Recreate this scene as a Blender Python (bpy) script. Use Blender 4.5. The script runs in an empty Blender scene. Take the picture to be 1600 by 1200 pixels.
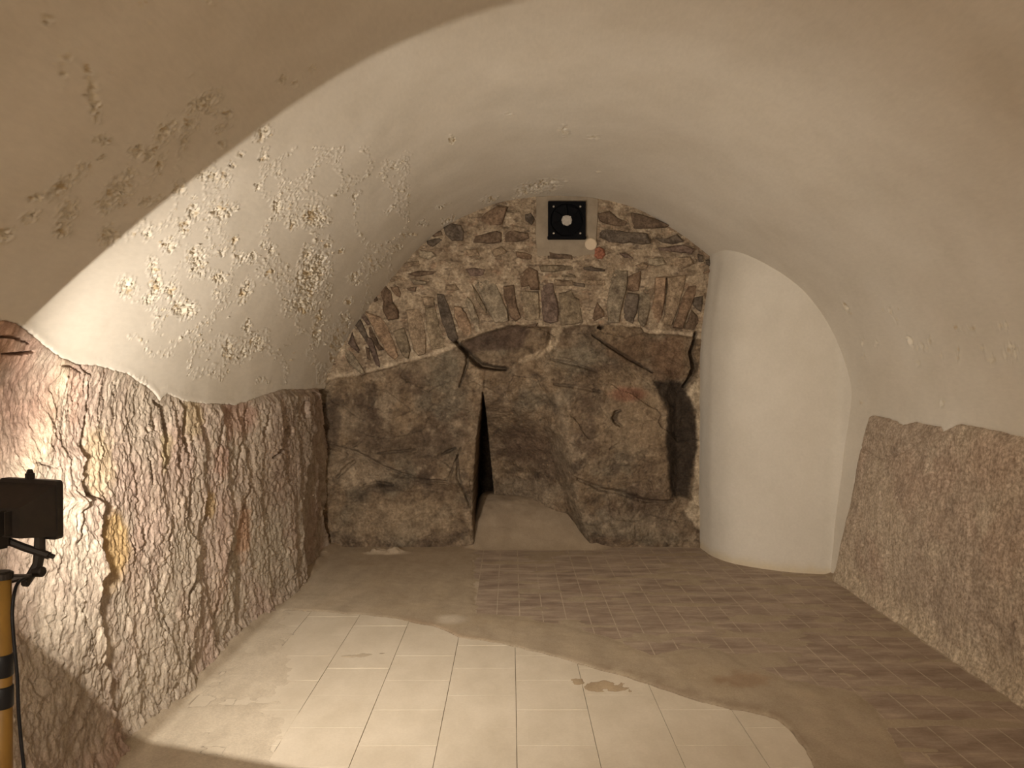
import bpy, bmesh, math, random
import numpy as np
from mathutils import Vector, Matrix

random.seed(7)
rng = np.random.RandomState(11)
S = bpy.context.scene
C = S.collection

# ------------------------------------------------------------------ camera
F = 1190.0                      # focal length in pixels of the 1600 px wide frame
U0, V0, EYE = 798.0, 585.0, 1.54
cam_d = bpy.data.cameras.new('camera'); cam = bpy.data.objects.new('camera', cam_d); C.objects.link(cam)
cam_d.sensor_width = 36.0; cam_d.lens = F / 1600 * 36
cam.location = (0, 0, EYE)
cam.rotation_euler = (math.radians(90) - math.atan(15 / F), 0, -math.atan(2 / F))
cam_d.clip_start = 0.05
S.camera = cam

# ------------------------------------------------------------------ world, exposure, lamp power
S.view_settings.view_transform = 'Standard'; S.view_settings.look = 'None'
S.view_settings.gamma = 1.0; S.view_settings.use_curve_mapping = False
S.view_settings.exposure = 0.0
w = bpy.data.worlds.new('world'); S.world = w; w.use_nodes = True
w.node_tree.nodes['Background'].inputs[0].default_value = (0.9, 0.7, 0.5, 1)
w.node_tree.nodes['Background'].inputs[1].default_value = 0.0
LAMP_COL = (1.0, 0.90, 0.77); LAMP_W = 45.5; LAMP_SPREAD = 119.0
FILL_COL = (1.0, 0.87, 0.73); FILL_W = 125.0  # colour and strength of the added fill lamp behind the camera

# ------------------------------------------------------------------ numpy noise
_perm = np.arange(256); rng.shuffle(_perm); _perm = np.concatenate([_perm, _perm, _perm])
_g = rng.normal(size=(256, 3)); _g /= np.linalg.norm(_g, axis=1)[:, None]
def perlin(x, y, z=0.0):
    x = np.asarray(x, float); y = np.asarray(y, float); z = np.zeros_like(x) + z
    xi = np.floor(x).astype(int); yi = np.floor(y).astype(int); zi = np.floor(z).astype(int)
    xf = x - xi; yf = y - yi; zf = z - zi
    xi &= 255; yi &= 255; zi &= 255
    u = xf * xf * xf * (xf * (xf * 6 - 15) + 10); v = yf * yf * yf * (yf * (yf * 6 - 15) + 10); ww = zf * zf * zf * (zf * (zf * 6 - 15) + 10)
    def c(dx, dy, dz):
        h = _perm[_perm[_perm[(xi + dx) & 255] + ((yi + dy) & 255)] + ((zi + dz) & 255)]
        g = _g[h]
        return g[..., 0] * (xf - dx) + g[..., 1] * (yf - dy) + g[..., 2] * (zf - dz)
    a = c(0,0,0) * (1-u) + c(1,0,0) * u; b = c(0,1,0) * (1-u) + c(1,1,0) * u
    d = c(0,0,1) * (1-u) + c(1,0,1) * u; e = c(0,1,1) * (1-u) + c(1,1,1) * u
    return ((a * (1-v) + b * v) * (1-ww) + (d * (1-v) + e * v) * ww) * 1.5
def fbm(x, y, z=0.0, o=4, r=0.5):
    s = 0; a = 1; t = 0
    for i in range(o):
        s = s + a * perlin(x * 2**i, y * 2**i, z + 7.3 * i); t += a; a *= r
    return s / t
def ridged(x, y, z=0.0, o=3):
    s = 0; a = 1; t = 0
    for i in range(o):
        s = s + a * (1 - np.abs(perlin(x * 2**i, y * 2**i, z + 3.1 * i)) * 2); t += a; a *= .5
    return s / t
def worley(x, y, seed=0):
    """F1, F2, offset to the nearest cell point, random value per cell"""
    xi = np.floor(x).astype(int); yi = np.floor(y).astype(int)
    f1 = np.full(x.shape, 9.0); f2 = np.full(x.shape, 9.0)
    ox = np.zeros_like(x); oy = np.zeros_like(x); rv = np.zeros_like(x)
    r = np.random.RandomState(100 + seed); jx = r.rand(256); jy = r.rand(256); jv = r.rand(256)
    for dx in (-1, 0, 1):
        for dy in (-1, 0, 1):
            h = _perm[_perm[(xi + dx) & 255] + ((yi + dy) & 255)]
            px = xi + dx + jx[h] - x; py = yi + dy + jy[h] - y
            d = np.sqrt(px * px + py * py)
            new = d < f1
            f2 = np.where(new, f1, np.minimum(f2, d))
            ox = np.where(new, px, ox); oy = np.where(new, py, oy); rv = np.where(new, jv[h], rv); f1 = np.where(new, d, f1)
    return f1, f2, ox, oy, rv
def sst(a, b, x):
    t = np.clip((x - a) / (b - a), 0, 1); return t * t * (3 - 2 * t)
def polydist(u, v, pts):
    """distance to an open polyline and parameter along it"""
    best = np.full(u.shape, 1e9); par = np.zeros_like(u); n = len(pts) - 1
    for i in range(n):
        (x0, y0), (x1, y1) = pts[i][:2], pts[i+1][:2]
        dx, dy = x1 - x0, y1 - y0; L = dx * dx + dy * dy + 1e-9
        t = np.clip(((u - x0) * dx + (v - y0) * dy) / L, 0, 1)
        d = np.hypot(u - x0 - t * dx, v - y0 - t * dy)
        k = d < best; best = np.where(k, d, best); par = np.where(k, (i + t) / n, par)
    return best, par
def inpoly(u, v, pts):
    ins = np.zeros(u.shape, bool); n = len(pts)
    for i in range(n):
        x0, y0 = pts[i]; x1, y1 = pts[(i + 1) % n]
        if y0 == y1: continue
        k = ((y0 > v) != (y1 > v)) & (u < (x1 - x0) * (v - y0) / (y1 - y0) + x0)
        ins ^= k
    return ins
def sdf(u, v, pts):
    d, _ = polydist(u, v, pts + [pts[0]]); return np.where(inpoly(u, v, pts), d, -d)
def curve(pts, x):
    p = np.array(pts, float); return np.interp(x, p[:, 0], p[:, 1])
def mixc(a, b, t):
    return np.asarray(a) * (1 - t[..., None]) + np.asarray(b) * t[..., None]

# ------------------------------------------------------------------ mesh helpers
def link(name, me, m=None, parent=None):
    o = bpy.data.objects.new(name, me); C.objects.link(o)
    if m: me.materials.append(m)
    if parent: o.parent = parent
    return o
def grid_mesh(name, P, col=None, flip=False, smooth=True):
    nr, nc = P.shape[:2]; n = nr * nc
    me = bpy.data.meshes.new(name); me.vertices.add(n); me.vertices.foreach_set('co', P.reshape(-1).astype(np.float32))
    i = np.arange(n).reshape(nr, nc)
    a, b, c, d = i[:-1, :-1], i[:-1, 1:], i[1:, 1:], i[1:, :-1]
    q = np.stack([a, b, c, d] if not flip else [a, d, c, b], -1).reshape(-1, 4)
    me.loops.add(q.size); me.loops.foreach_set('vertex_index', q.reshape(-1).astype(np.int32))
    me.polygons.add(len(q)); me.polygons.foreach_set('loop_start', np.arange(0, q.size, 4).astype(np.int32))
    me.polygons.foreach_set('loop_total', np.full(len(q), 4, np.int32))
    me.polygons.foreach_set('use_smooth', np.full(len(q), smooth, bool))
    me.update(calc_edges=True)
    if col is not None:
        at = me.color_attributes.new('Col', 'FLOAT_COLOR', 'POINT')
        c4 = np.ones((n, 4), np.float32); c4[:, :3] = np.clip(col.reshape(-1, 3), 0, 1)
        at.data.foreach_set('color', c4.reshape(-1))
    return me
def bm_obj(name, bm, m, parent=None, smooth=False):
    me = bpy.data.meshes.new(name); bmesh.ops.recalc_face_normals(bm, faces=bm.faces); bm.to_mesh(me); bm.free()
    if smooth:
        for p in me.polygons: p.use_smooth = True
    return link(name, me, m, parent)
def box(bm, c, s, M=None, taper=None, bevel=0.0):
    vs = []
    for x in (-.5, .5):
        for y in (-.5, .5):
            for z in (-.5, .5):
                k = taper if (taper and y < 0) else (1, 1)
                p = Vector((c[0] + x * s[0] * k[0], c[1] + y * s[1], c[2] + z * s[2] * k[1]))
                vs.append(bm.verts.new(M @ p if M else p))
    idx = [(0,1,3,2),(4,6,7,5),(0,4,5,1),(2,3,7,6),(0,2,6,4),(1,5,7,3)]
    fs = [bm.faces.new([vs[i] for i in f]) for f in idx]
    if bevel:
        es = {e for f in fs for e in f.edges}
        bmesh.ops.bevel(bm, geom=list(es), offset=bevel, segments=2, affect='EDGES')
def tube(bm, pts, r, n=12, cap=True):
    pts = [Vector(p) for p in pts]; rings = []
    rs = r if isinstance(r, (list, tuple)) else [r] * len(pts)
    up = None
    for i, p in enumerate(pts):
        t = (pts[min(i+1, len(pts)-1)] - pts[max(i-1, 0)]).normalized()
        if up is None:
            up = Vector((0, 0, 1)) if abs(t.z) < .9 else Vector((1, 0, 0))
        a = t.cross(up).normalized(); b = a.cross(t).normalized(); up = b
        rings.append([bm.verts.new(p + rs[i] * (math.cos(2*math.pi*k/n) * a + math.sin(2*math.pi*k/n) * b)) for k in range(n)])
    for i in range(len(rings) - 1):
        for k in range(n): bm.faces.new((rings[i][k], rings[i][(k+1) % n], rings[i+1][(k+1) % n], rings[i+1][k]))
    if cap: bm.faces.new(rings[0][::-1]); bm.faces.new(rings[-1])
def tag(o, label=None, cat=None, group=None, kind=None):
    if label: o['label'] = label
    if cat: o['category'] = cat
    if group: o['group'] = group
    if kind: o['kind'] = kind
    return o

# ------------------------------------------------------------------ materials
def mat(name, base=(.5, .5, .5), rough=.85, attr=False, noise=(), bump=(), metal=0.0, objcol=False, spec=.3):
    m = bpy.data.materials.new(name); m.use_nodes = True; nt = m.node_tree; N = nt.nodes; L = nt.links
    b = N['Principled BSDF']; b.inputs['Roughness'].default_value = rough; b.inputs['Metallic'].default_value = metal
    b.inputs['Specular IOR Level'].default_value = spec
    geo = N.new('ShaderNodeNewGeometry')
    if attr:
        a = N.new('ShaderNodeAttribute'); a.attribute_name = 'Col'; out = a.outputs['Color']
    elif objcol:
        a = N.new('ShaderNodeObjectInfo'); out = a.outputs['Color']
    else:
        a = N.new('ShaderNodeRGB'); a.outputs[0].default_value = (*base, 1); out = a.outputs[0]
    def nz(scale, stretch, detail, w=0):
        mp = N.new('ShaderNodeMapping'); mp.inputs['Scale'].default_value = stretch; mp.inputs['Location'].default_value = (w, w * .7, w * .3)
        L.new(geo.outputs['Position'], mp.inputs['Vector'])
        n = N.new('ShaderNodeTexNoise'); n.inputs['Scale'].default_value = scale; n.inputs['Detail'].default_value = detail; n.inputs['Roughness'].default_value = .62
        L.new(mp.outputs[0], n.inputs['Vector']); return n
    for k, (scale, stretch, lo, hi, ca, cb) in enumerate(noise):      # multiply by a colour ramp between ca and cb
        n = nz(scale, stretch, 6, 3.1 * k)
        r = N.new('ShaderNodeValToRGB'); r.color_ramp.elements[0].position = lo; r.color_ramp.elements[1].position = hi
        r.color_ramp.elements[0].color = (*ca, 1); r.color_ramp.elements[1].color = (*cb, 1)
        L.new(n.outputs['Fac'], r.inputs[0])
        mx = N.new('ShaderNodeMix'); mx.data_type = 'RGBA'; mx.blend_type = 'MULTIPLY'; mx.inputs['Factor'].default_value = 1
        L.new(out, mx.inputs[6]); L.new(r.outputs[0], mx.inputs[7]); out = mx.outputs[2]
    L.new(out, b.inputs['Base Color'])
    prev = None
    for k, (scale, stretch, strength, dist) in enumerate(bump):
        n = nz(scale, stretch, 5, 11.7 * (k + 1))
        bp = N.new('ShaderNodeBump'); bp.inputs['Strength'].default_value = strength; bp.inputs['Distance'].default_value = dist
        L.new(n.outputs['Fac'], bp.inputs['Height'])
        if prev: L.new(prev.outputs[0], bp.inputs['Normal'])
        prev = bp
    if prev: L.new(prev.outputs[0], b.inputs['Normal'])
    return m
W1 = (1, 1, 1)
M_plaster = mat('plaster', attr=True, rough=.9, noise=[(2.2, W1, .3, .7, (.93, .92, .90), (1.05, 1.05, 1.05)), (60, (1, .3, 1), .3, .7, (.96, .96, .96), (1.03, 1.03, 1.03))],
                bump=[(2.5, (1, .45, 1), .10, .02), (170, W1, .10, .001)])
M_rockL = mat('rock_left', attr=True, rough=.85, noise=[(26, (1, 1, .5), .32, .68, (.72, .68, .66), (1.2, 1.2, 1.2)), (130, W1, .3, .7, (.8, .78, .77), (1.18, 1.18, 1.18))],
              bump=[(45, (1, 1, .35), .7, .012), (160, W1, .6, .003)])
M_rockB = mat('rock_back', attr=True, rough=.85, noise=[(11, W1, .32, .68, (.62, .58, .54), (1.34, 1.34, 1.32)), (45, W1, .32, .68, (.70, .66, .62), (1.27, 1.25, 1.22))],
              bump=[(22, W1, .9, .03), (90, W1, .8, .008)])
M_rockR = mat('rock_right', attr=True, rough=.88, noise=[(16, W1, .35, .65, (.82, .79, .76), (1.15, 1.15, 1.15)), (60, W1, .38, .62, (.66, .63, .6), (1.22, 1.22, 1.22))],
              bump=[(28, (1, 1, .6), .6, .014), (120, W1, .6, .004)])
M_stone = mat('stone', objcol=True, rough=.8, noise=[(13, W1, .32, .68, (.55, .50, .46), (1.55, 1.52, 1.45)), (45, W1, .35, .65, (.68, .64, .60), (1.3, 1.3, 1.3)), (110, W1, .3, .7, (.74, .72, .70), (1.25, 1.25, 1.25))],
              bump=[(40, W1, .8, .012), (140, W1, .5, .004)])
M_film = mat('mud', attr=True, rough=.8, noise=[(7, (1, .5, 1), .3, .7, (.86, .84, .82), (1.12, 1.12, 1.12)), (110, W1, .35, .65, (.9, .89, .88), (1.08, 1.08, 1.08))],
             bump=[(30, W1, .3, .004), (180, W1, .3, .0012)])
M_tileb = mat('tile_cream', base=(.72, .645, .53), rough=.55, noise=[(4.5, (1, .6, 1), .25, .75, (.86, .84, .80), (1.08, 1.08, 1.08)), (90, W1, .3, .75, (.95, .94, .93), (1.03, 1.03, 1.03))],
              bump=[(60, W1, .06, .001)])
M_tiles = mat('tile_brown', base=(.36, .285, .225), rough=.65, noise=[(3.0, (1, 2.6, 1), .38, .66, (.84, .80, .78), (1.34, 1.36, 1.34)), (9, (.6, 3, 1), .35, .7, (.85, .84, .83), (1.16, 1.16, 1.16)), (90, W1, .3, .7, (.9, .9, .9), (1.08, 1.08, 1.08))],
              bump=[(40, W1, .2, .0015)])
M_black = mat('black_metal', base=(.024, .020, .017), rough=.5, noise=[(40, W1, .3, .7, (.8, .8, .8), (1.3, 1.2, 1.1))])
M_blackp = mat('black_plastic', base=(.010, .010, .012), rough=.5)
M_fan = mat('fan_plastic', base=(.004, .004, .005), rough=.8, spec=.1)
M_yellow = mat('yellow_paint', base=(.27, .15, .03), rough=.5, noise=[(14, (1, 1, .3), .3, .7, (.75, .72, .7), (1.1, 1.1, 1.1))])
M_grey = mat('grey_plastic', base=(.42, .38, .33), rough=.5, noise=[(50, W1, .3, .7, (.8, .8, .8), (1.1, 1.1, 1.1))])
M_steel = mat('steel', base=(.6, .58, .55), rough=.3, metal=1)
M_chrome = mat('reflector_metal', base=(.8, .78, .75), rough=.35, metal=.9)
M_cover = mat('beige_plastic', base=(.62, .50, .36), rough=.5, noise=[(30, W1, .3, .7, (.95, .95, .95), (1.03, 1.03, 1.03))])
def emat(name, col, s):
    m = bpy.data.materials.new(name); m.use_nodes = True; N = m.node_tree.nodes; N.clear()
    e = N.new('ShaderNodeEmission'); e.inputs[0].default_value = (*col, 1); e.inputs[1].default_value = s
    o = N.new('ShaderNodeOutputMaterial'); m.node_tree.links.new(e.outputs[0], o.inputs[0]); return m
M_lamp = emat('halogen', LAMP_COL, 30.0)
def glassmat():
    m = bpy.data.materials.new('lamp_glass'); m.use_nodes = True; N = m.node_tree.nodes; N.clear(); L = m.node_tree.links
    t = N.new('ShaderNodeBsdfTransparent'); g = N.new('ShaderNodeBsdfGlossy'); g.inputs['Roughness'].default_value = .05
    mx = N.new('ShaderNodeMixShader'); mx.inputs[0].default_value = .05; o = N.new('ShaderNodeOutputMaterial')
    L.new(t.outputs[0], mx.inputs[1]); L.new(g.outputs[0], mx.inputs[2]); L.new(mx.outputs[0], o.inputs[0]); return m
M_glass = glassmat()

# ------------------------------------------------------------------ room shape
YB, YF = 6.85, -2.6            # back wall plane, wall behind the camera
XC = .445
PROF_L = [(-1.58, -.05), (-1.605, .5), (-1.635, 1.0), (-1.665, 1.42), (-1.60, 1.62), (-1.485, 1.83), (-1.32, 2.08), (-1.14, 2.317), (-.86, 2.635), (-.564, 2.88), (-.20, 3.05), (.127, 3.12)]
PROF_R = [(.47, 3.137), (.80, 3.11), (1.163, 3.01), (1.51, 2.81), (1.784, 2.60), (2.045, 2.39), (2.255, 2.18), (2.42, 1.92), (2.52, 1.66), (2.55, 1.4), (2.52, 1.0), (2.46, .4), (2.43, -.05)]
def spline(pts, n=40):
    P = np.array(pts, float); P = np.vstack([2*P[0]-P[1], P, 2*P[-1]-P[-2]]); out = []
    for i in range(1, len(P) - 2):
        for t in np.linspace(0, 1, n, endpoint=False):
            a, b, c, d = P[i-1], P[i], P[i+1], P[i+2]
            out.append(.5 * ((2*b) + (c-a)*t + (2*a-5*b+4*c-d)*t*t + (3*b-a-3*c+d)*t**3))
    out.append(P[-2]); return np.array(out)
PR = spline(PROF_L + PROF_R, 30)
SL = np.concatenate([[0], np.cumsum(np.hypot(*np.diff(PR, axis=0).T))])
LTOT = SL[-1]; ICROWN = int(np.argmax(PR[:, 1])); SCROWN = SL[ICROWN]
def prof(s):
    return np.interp(s, SL, PR[:, 0]), np.interp(s, SL, PR[:, 1])
def XL(H): return np.interp(H, PR[:ICROWN, 1], PR[:ICROWN, 0])
def XR(H): return np.interp(H, PR[ICROWN:][::-1, 1], PR[ICROWN:][::-1, 0])
def splayR(Y): return 0.022 * (np.clip(Y, 0, 7) - 4.6)       # the right wall widens slightly toward the back
def to_px(X, Y, Z):
    Y = np.maximum(Y, .4); return U0 + F * X / Y, V0 - (Z - EYE) * F / Y

# plaster edge above the rock: left (pixels) and right
EDGE_L = [(-400, 470), (-120, 480), (0, 500), (30, 508), (60, 530), (95, 560), (120, 572), (150, 573), (200, 585), (240, 612), (250, 627), (262, 615), (285, 627), (330, 632), (370, 633), (410, 620), (440, 611), (470, 611), (500, 608), (540, 606)]
EDGE_R = [(1330, 650), (1350, 655), (1365, 650), (1390, 655), (1410, 665), (1430, 660), (1470, 668), (1475, 675), (1500, 663), (1540, 670), (1580, 680), (1600, 684), (2400, 850)]
EDGE_RS = [(.00, 5.74), (.3, 5.66), (.58, 5.58), (.91, 5.53), (1.22, 5.42), (1.6, 5.40)]   # height -> Y of the rock's end
def left_px(Y, H):
    return to_px(XL(H), Y, H)
def left_mask(Y, H):            # > 0 in rock, metres below the plaster edge
    u, v = left_px(Y, H); return (v - curve(EDGE_L, u)) * np.maximum(Y, .4) / F
def right_mask(Y, H):
    u, v = to_px(XR(H) + splayR(Y), Y, H)
    a = (v - curve(EDGE_R, u)) * np.maximum(Y, .4) / F
    b = curve(EDGE_RS, H) - Y
    return np.minimum(a, b)

# ------------------------------------------------------------------ vault (ceiling)
CHIPS = [  # u, v, ru, rv, angle in degrees, strength
 (79,35,8,10,0,1),(140,110,7,7,0,1),(150,152,9,38,-8,1.2),(160,219,13,8,0,.8),(160,250,3,10,30,.9),(133,262,9,9,0,.9),(98,292,30,10,-32,1),(60,309,14,6,-10,1),
 (48,342,14,8,-20,1),(108,330,14,18,40,1.1),(100,358,12,14,30,1.1),(8,367,16,13,0,1.2),(187,300,26,18,-45,1.2),(167,322,14,12,0,1.1),(206,271,8,13,0,1),
 (215,237,12,10,0,1.1),(233,242,10,13,30,1.1),(258,208,12,20,40,1.1),(321,162,27,11,-28,1.1),(300,196,14,10,-30,1),(288,221,7,13,10,1),(333,177,8,7,0,1),
 (355,180,9,7,0,.8),(346,200,13,7,-20,.8),(442,127,8,8,0,1),(462,133,5,5,0,.7),(488,108,6,6,0,.9),(250,258,7,17,15,.8),(240,42,5,5,0,.8),(333,6,8,6,0,.8),(226,14,6,4,0,.7),
 (112,90,22,5,-38,.4),(105,120,3,22,5,.3),(300,120,3,4,0,.5),(182,118,4,4,0,.6),
 (173,369,15,15,-30,1.1),(231,317,12,7,0,.9),(250,311,7,5,0,.7),(281,296,11,11,0,.9),(304,310,6,4,0,.8),(304,333,10,14,0,1),(288,350,12,8,0,.9),(344,333,15,15,20,1),
 (363,330,12,6,-40,.8),(333,275,22,9,0,.9),(320,277,5,8,0,.9),(354,287,8,6,0,.9),(362,258,7,6,0,.9),(376,242,6,5,0,.8),(412,210,14,10,-40,1.2),(412,248,8,6,-20,.9),
 (348,225,6,6,0,1),(435,325,8,14,0,1),(438,271,6,5,0,.8),(406,292,6,6,0,1),(458,350,8,10,0,1),(488,338,15,18,40,1.1),(233,367,8,9,0,1),(267,385,12,11,0,1),
 (308,404,15,18,0,1.1),(288,362,9,7,0,.9),(367,377,7,6,0,1),(379,404,10,8,0,.9),(350,396,6,6,0,1),(396,400,7,7,0,1),(425,392,6,9,20,1),(413,383,5,6,0,.9),
 (200,449,15,16,0,1.2),(240,417,8,15,0,1),(246,450,11,22,10,1.1),(235,472,8,10,0,1.1),(269,458,9,15,0,1.1),(290,484,20,15,0,1.4),(342,435,12,10,0,1.1),(383,456,9,20,20,1.1),
 (337,460,5,5,0,.8),(421,425,8,8,0,1.1),(444,436,8,5,0,.8),(479,398,8,12,30,.9),(487,430,22,46,25,1.25),(473,476,28,15,-10,1.15),(496,342,18,16,-30,1.1),(513,382,6,10,0,1),(482,393,9,10,20,1),
 (310,413,14,22,0,.9),(494,520,8,22,8,1.1),(357,547,9,18,0,1.1),(403,535,12,13,-40,1.1),(383,548,8,8,0,1),(386,512,6,10,15,1.2),(520,560,6,8,0,1.2),(529,532,15,20,0,1),
 (587,417,16,7,-40,1),(553,433,11,7,-40,.9),(512,457,7,12,0,1),(533,392,5,5,0,1.1),(617,260,24,3,-32,.8),(706,220,6,6,0,1.6),(557,305,9,4,-30,.7),(637,367,8,4,0,.8),(620,387,9,6,0,1),
 (610,327,10,3,-35,.8),(560,440,8,5,0,.9),(545,470,7,6,0,.9),(500,495,9,9,0,1),(540,500,9,12,0,.9),(515,590,10,12,0,.8),(845,292,34,9,-12,.9),(880,205,6,8,0,.7),(924,216,9,4,0,.6),(795,181,7,3,0,.9),
 (690,322,10,3,-20,.7),(660,350,7,5,0,.8),(818,300,14,7,-15,1),(765,312,12,5,-15,.9),(700,345,12,5,-30,.8),(935,268,3,2,0,1.2),
 (1324,481,5,9,-25,1.2),(1423,533,5,10,-20,1.2),(1440,541,8,5,0,.9),(1453,533,3,7,0,1.2),(1434,569,6,4,0,.9),(1497,558,4,9,10,1.2),(1536,544,4,5,0,1.1),(1550,561,8,7,0,1.1),
 (1582,548,10,12,0,1),(1495,514,6,3,0,1),(1349,533,4,9,0,.9),(1371,538,3,4,0,.8),(1398,500,4,4,0,.8),(1473,630,5,5,0,1),(1349,630,4,5,0,.8),(1345,595,3,4,0,.8),(1516,512,8,4,0,.6),(1565,510,12,3,0,.6),
 (1390,486,9,3,0,.7),(1350,555,3,5,0,.8),(1470,553,3,6,0,.7)]
def build_vault():
    ys = np.concatenate([np.arange(YF, 1.5, .11), np.arange(1.5, 2.15, .012), np.arange(2.15, 3.9, .0058), np.arange(3.9, YB + .12, .0085)])
    ss = np.concatenate([np.arange(0, 1.1, .06), np.arange(1.1, 3.6, .0058), np.arange(3.6, 4.3, .009), np.arange(4.3, LTOT - 1.0, .016), np.arange(LTOT - 1.0, LTOT, .03), [LTOT]])
    s, y = np.meshgrid(ss, ys, indexing='ij')
    X, H = prof(s)
    X2, H2 = prof(s + .002); X1, H1 = prof(s - .002); tx, th = X2 - X1, H2 - H1; L = np.hypot(tx, th) + 1e-9
    nx, nh = th / L, -tx / L            # into the room
    right = sst(SCROWN + 1.2, SCROWN + 2.6, s); X = X + splayR(y) * right
    u, v = to_px(X, y, H)
    d = .013 * fbm(s * 1.3, y * 1.0, 3, 3) + .003 * fbm(s * 5, y * 2.5, 9, 2) + .0004 * fbm(s * 40, y * 16, 5, 2)
    # chipped and flaking plaster
    m = np.full(u.shape, -1.0)
    wu = 3.0 * perlin(u / 9, v / 9, 1); wv = 3.0 * perlin(u / 9, v / 9, 5)
    ok = (y > 1.4)
    for (cu, cv, ru, rv_, ang, st) in CHIPS:
        k = ok & (np.abs(u - cu) < ru + rv_ + 8) & (np.abs(v - cv) < ru + rv_ + 8)
        if not k.any(): continue
        a = math.radians(ang); du = u[k] + wu[k] - cu; dv = v[k] + wv[k] - cv
        p = (du * math.cos(a) + dv * math.sin(a)) / (ru * 1.1); q = (-du * math.sin(a) + dv * math.cos(a)) / (rv_ * 1.1)
        m[k] = np.maximum(m[k], st * (1.05 - np.sqrt(p * p + q * q)))
    n1 = perlin(u / 5.2, v / 5.6, 2); n2 = perlin(u / 2.4, v / 2.5, 8)
    sc = ((u > 200) & (u < 640) & (v > 230) & (v < 600)) * (1 - sst(.0, .22, np.abs(fbm(u / 70, v / 90, 2, 2) - .05)))
    m = np.where(sc * ok > .05, np.maximum(m, -.62 + .62 * sc), m)
    ch = sst(.18, .34, m * .55 + n1 * .68 + n2 * .25)
    f1, f2, ox, oy, cv_ = worley(u / 5.0 + n1, v / 5.0 + n2, 4)
    pit = -.004 - .011 * (cv_ - .3) + .010 * n1 + .008 * n2 - .009 * ox
    dist = np.clip(y / 3.2, .8, 1.6)
    d = d + ch * pit * dist
    # flaking lip around the chips
    lip = np.exp(-((m * .62 + n1 * .62 + n2 * .25 - .12) / .07) ** 2) * (m > -.2); d = d + .0035 * lip * dist
    # the plaster stops where rock begins: it turns back into the wall
    lowL = (s < 2.0); mk = left_mask(y, np.maximum(H, 0)) + .012 * fbm(y * 9, H * 9, 4, 3) + .010 * fbm(y * 34, H * 34, 14, 3)
    inL = sst(-.004, .02, mk) * lowL; lipL = np.exp(-((mk + .02) / .02) ** 2) * lowL
    d = d - .11 * inL + .002 * lipL
    lowR = (s > LTOT - 2.0); mr = right_mask(y, np.maximum(H, 0)) + .014 * fbm(y * 8, H * 8, 6, 3)
    inR = sst(-.004, .03, mr) * lowR
    d = d - .08 * inR
    P = np.stack([X + nx * d, y, H + nh * d], -1)
    base = np.array([.73, .685, .61]); col = np.broadcast_to(base, X.shape + (3,)).copy()
    blot = fbm(s * .9, y * .8, 12, 3)
    col = mixc(col, base * [.95, .93, .90], np.clip(.5 + blot, 0, 1))
    chc = mixc(np.broadcast_to(base * [1.0, .97, .9], col.shape), base * [.78, .66, .48], sst(.1, .5, perlin(u / 15, v / 15, 3)))
    col = col * (1 - ch[..., None]) + chc * ch[..., None]
    # dusty yellowish rim low on the plaster beside the pier
    me = grid_mesh('ceiling', P, col, flip=False)
    o = link('ceiling', me, M_plaster); tag(o, kind='structure', label='whitewashed plaster barrel vault with flaking patches'); return o
vault = build_vault()

# wall behind the camera
bm = bmesh.new()
N = 60; ps = [prof(t) for t in np.linspace(0, LTOT, N)]
vs = [bm.verts.new((p[0] + (splayR(YF) if p[0] > 1.5 else 0), YF + .02, p[1])) for p in ps]; bm.faces.new(vs)
M_front = mat('plaster_front', base=(.70, .65, .56), rough=.9, noise=[(3, W1, .3, .7, (.9, .9, .9), (1.05, 1.05, 1.05))])
tag(bm_obj('wall_front', bm, M_front), kind='structure')

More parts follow.
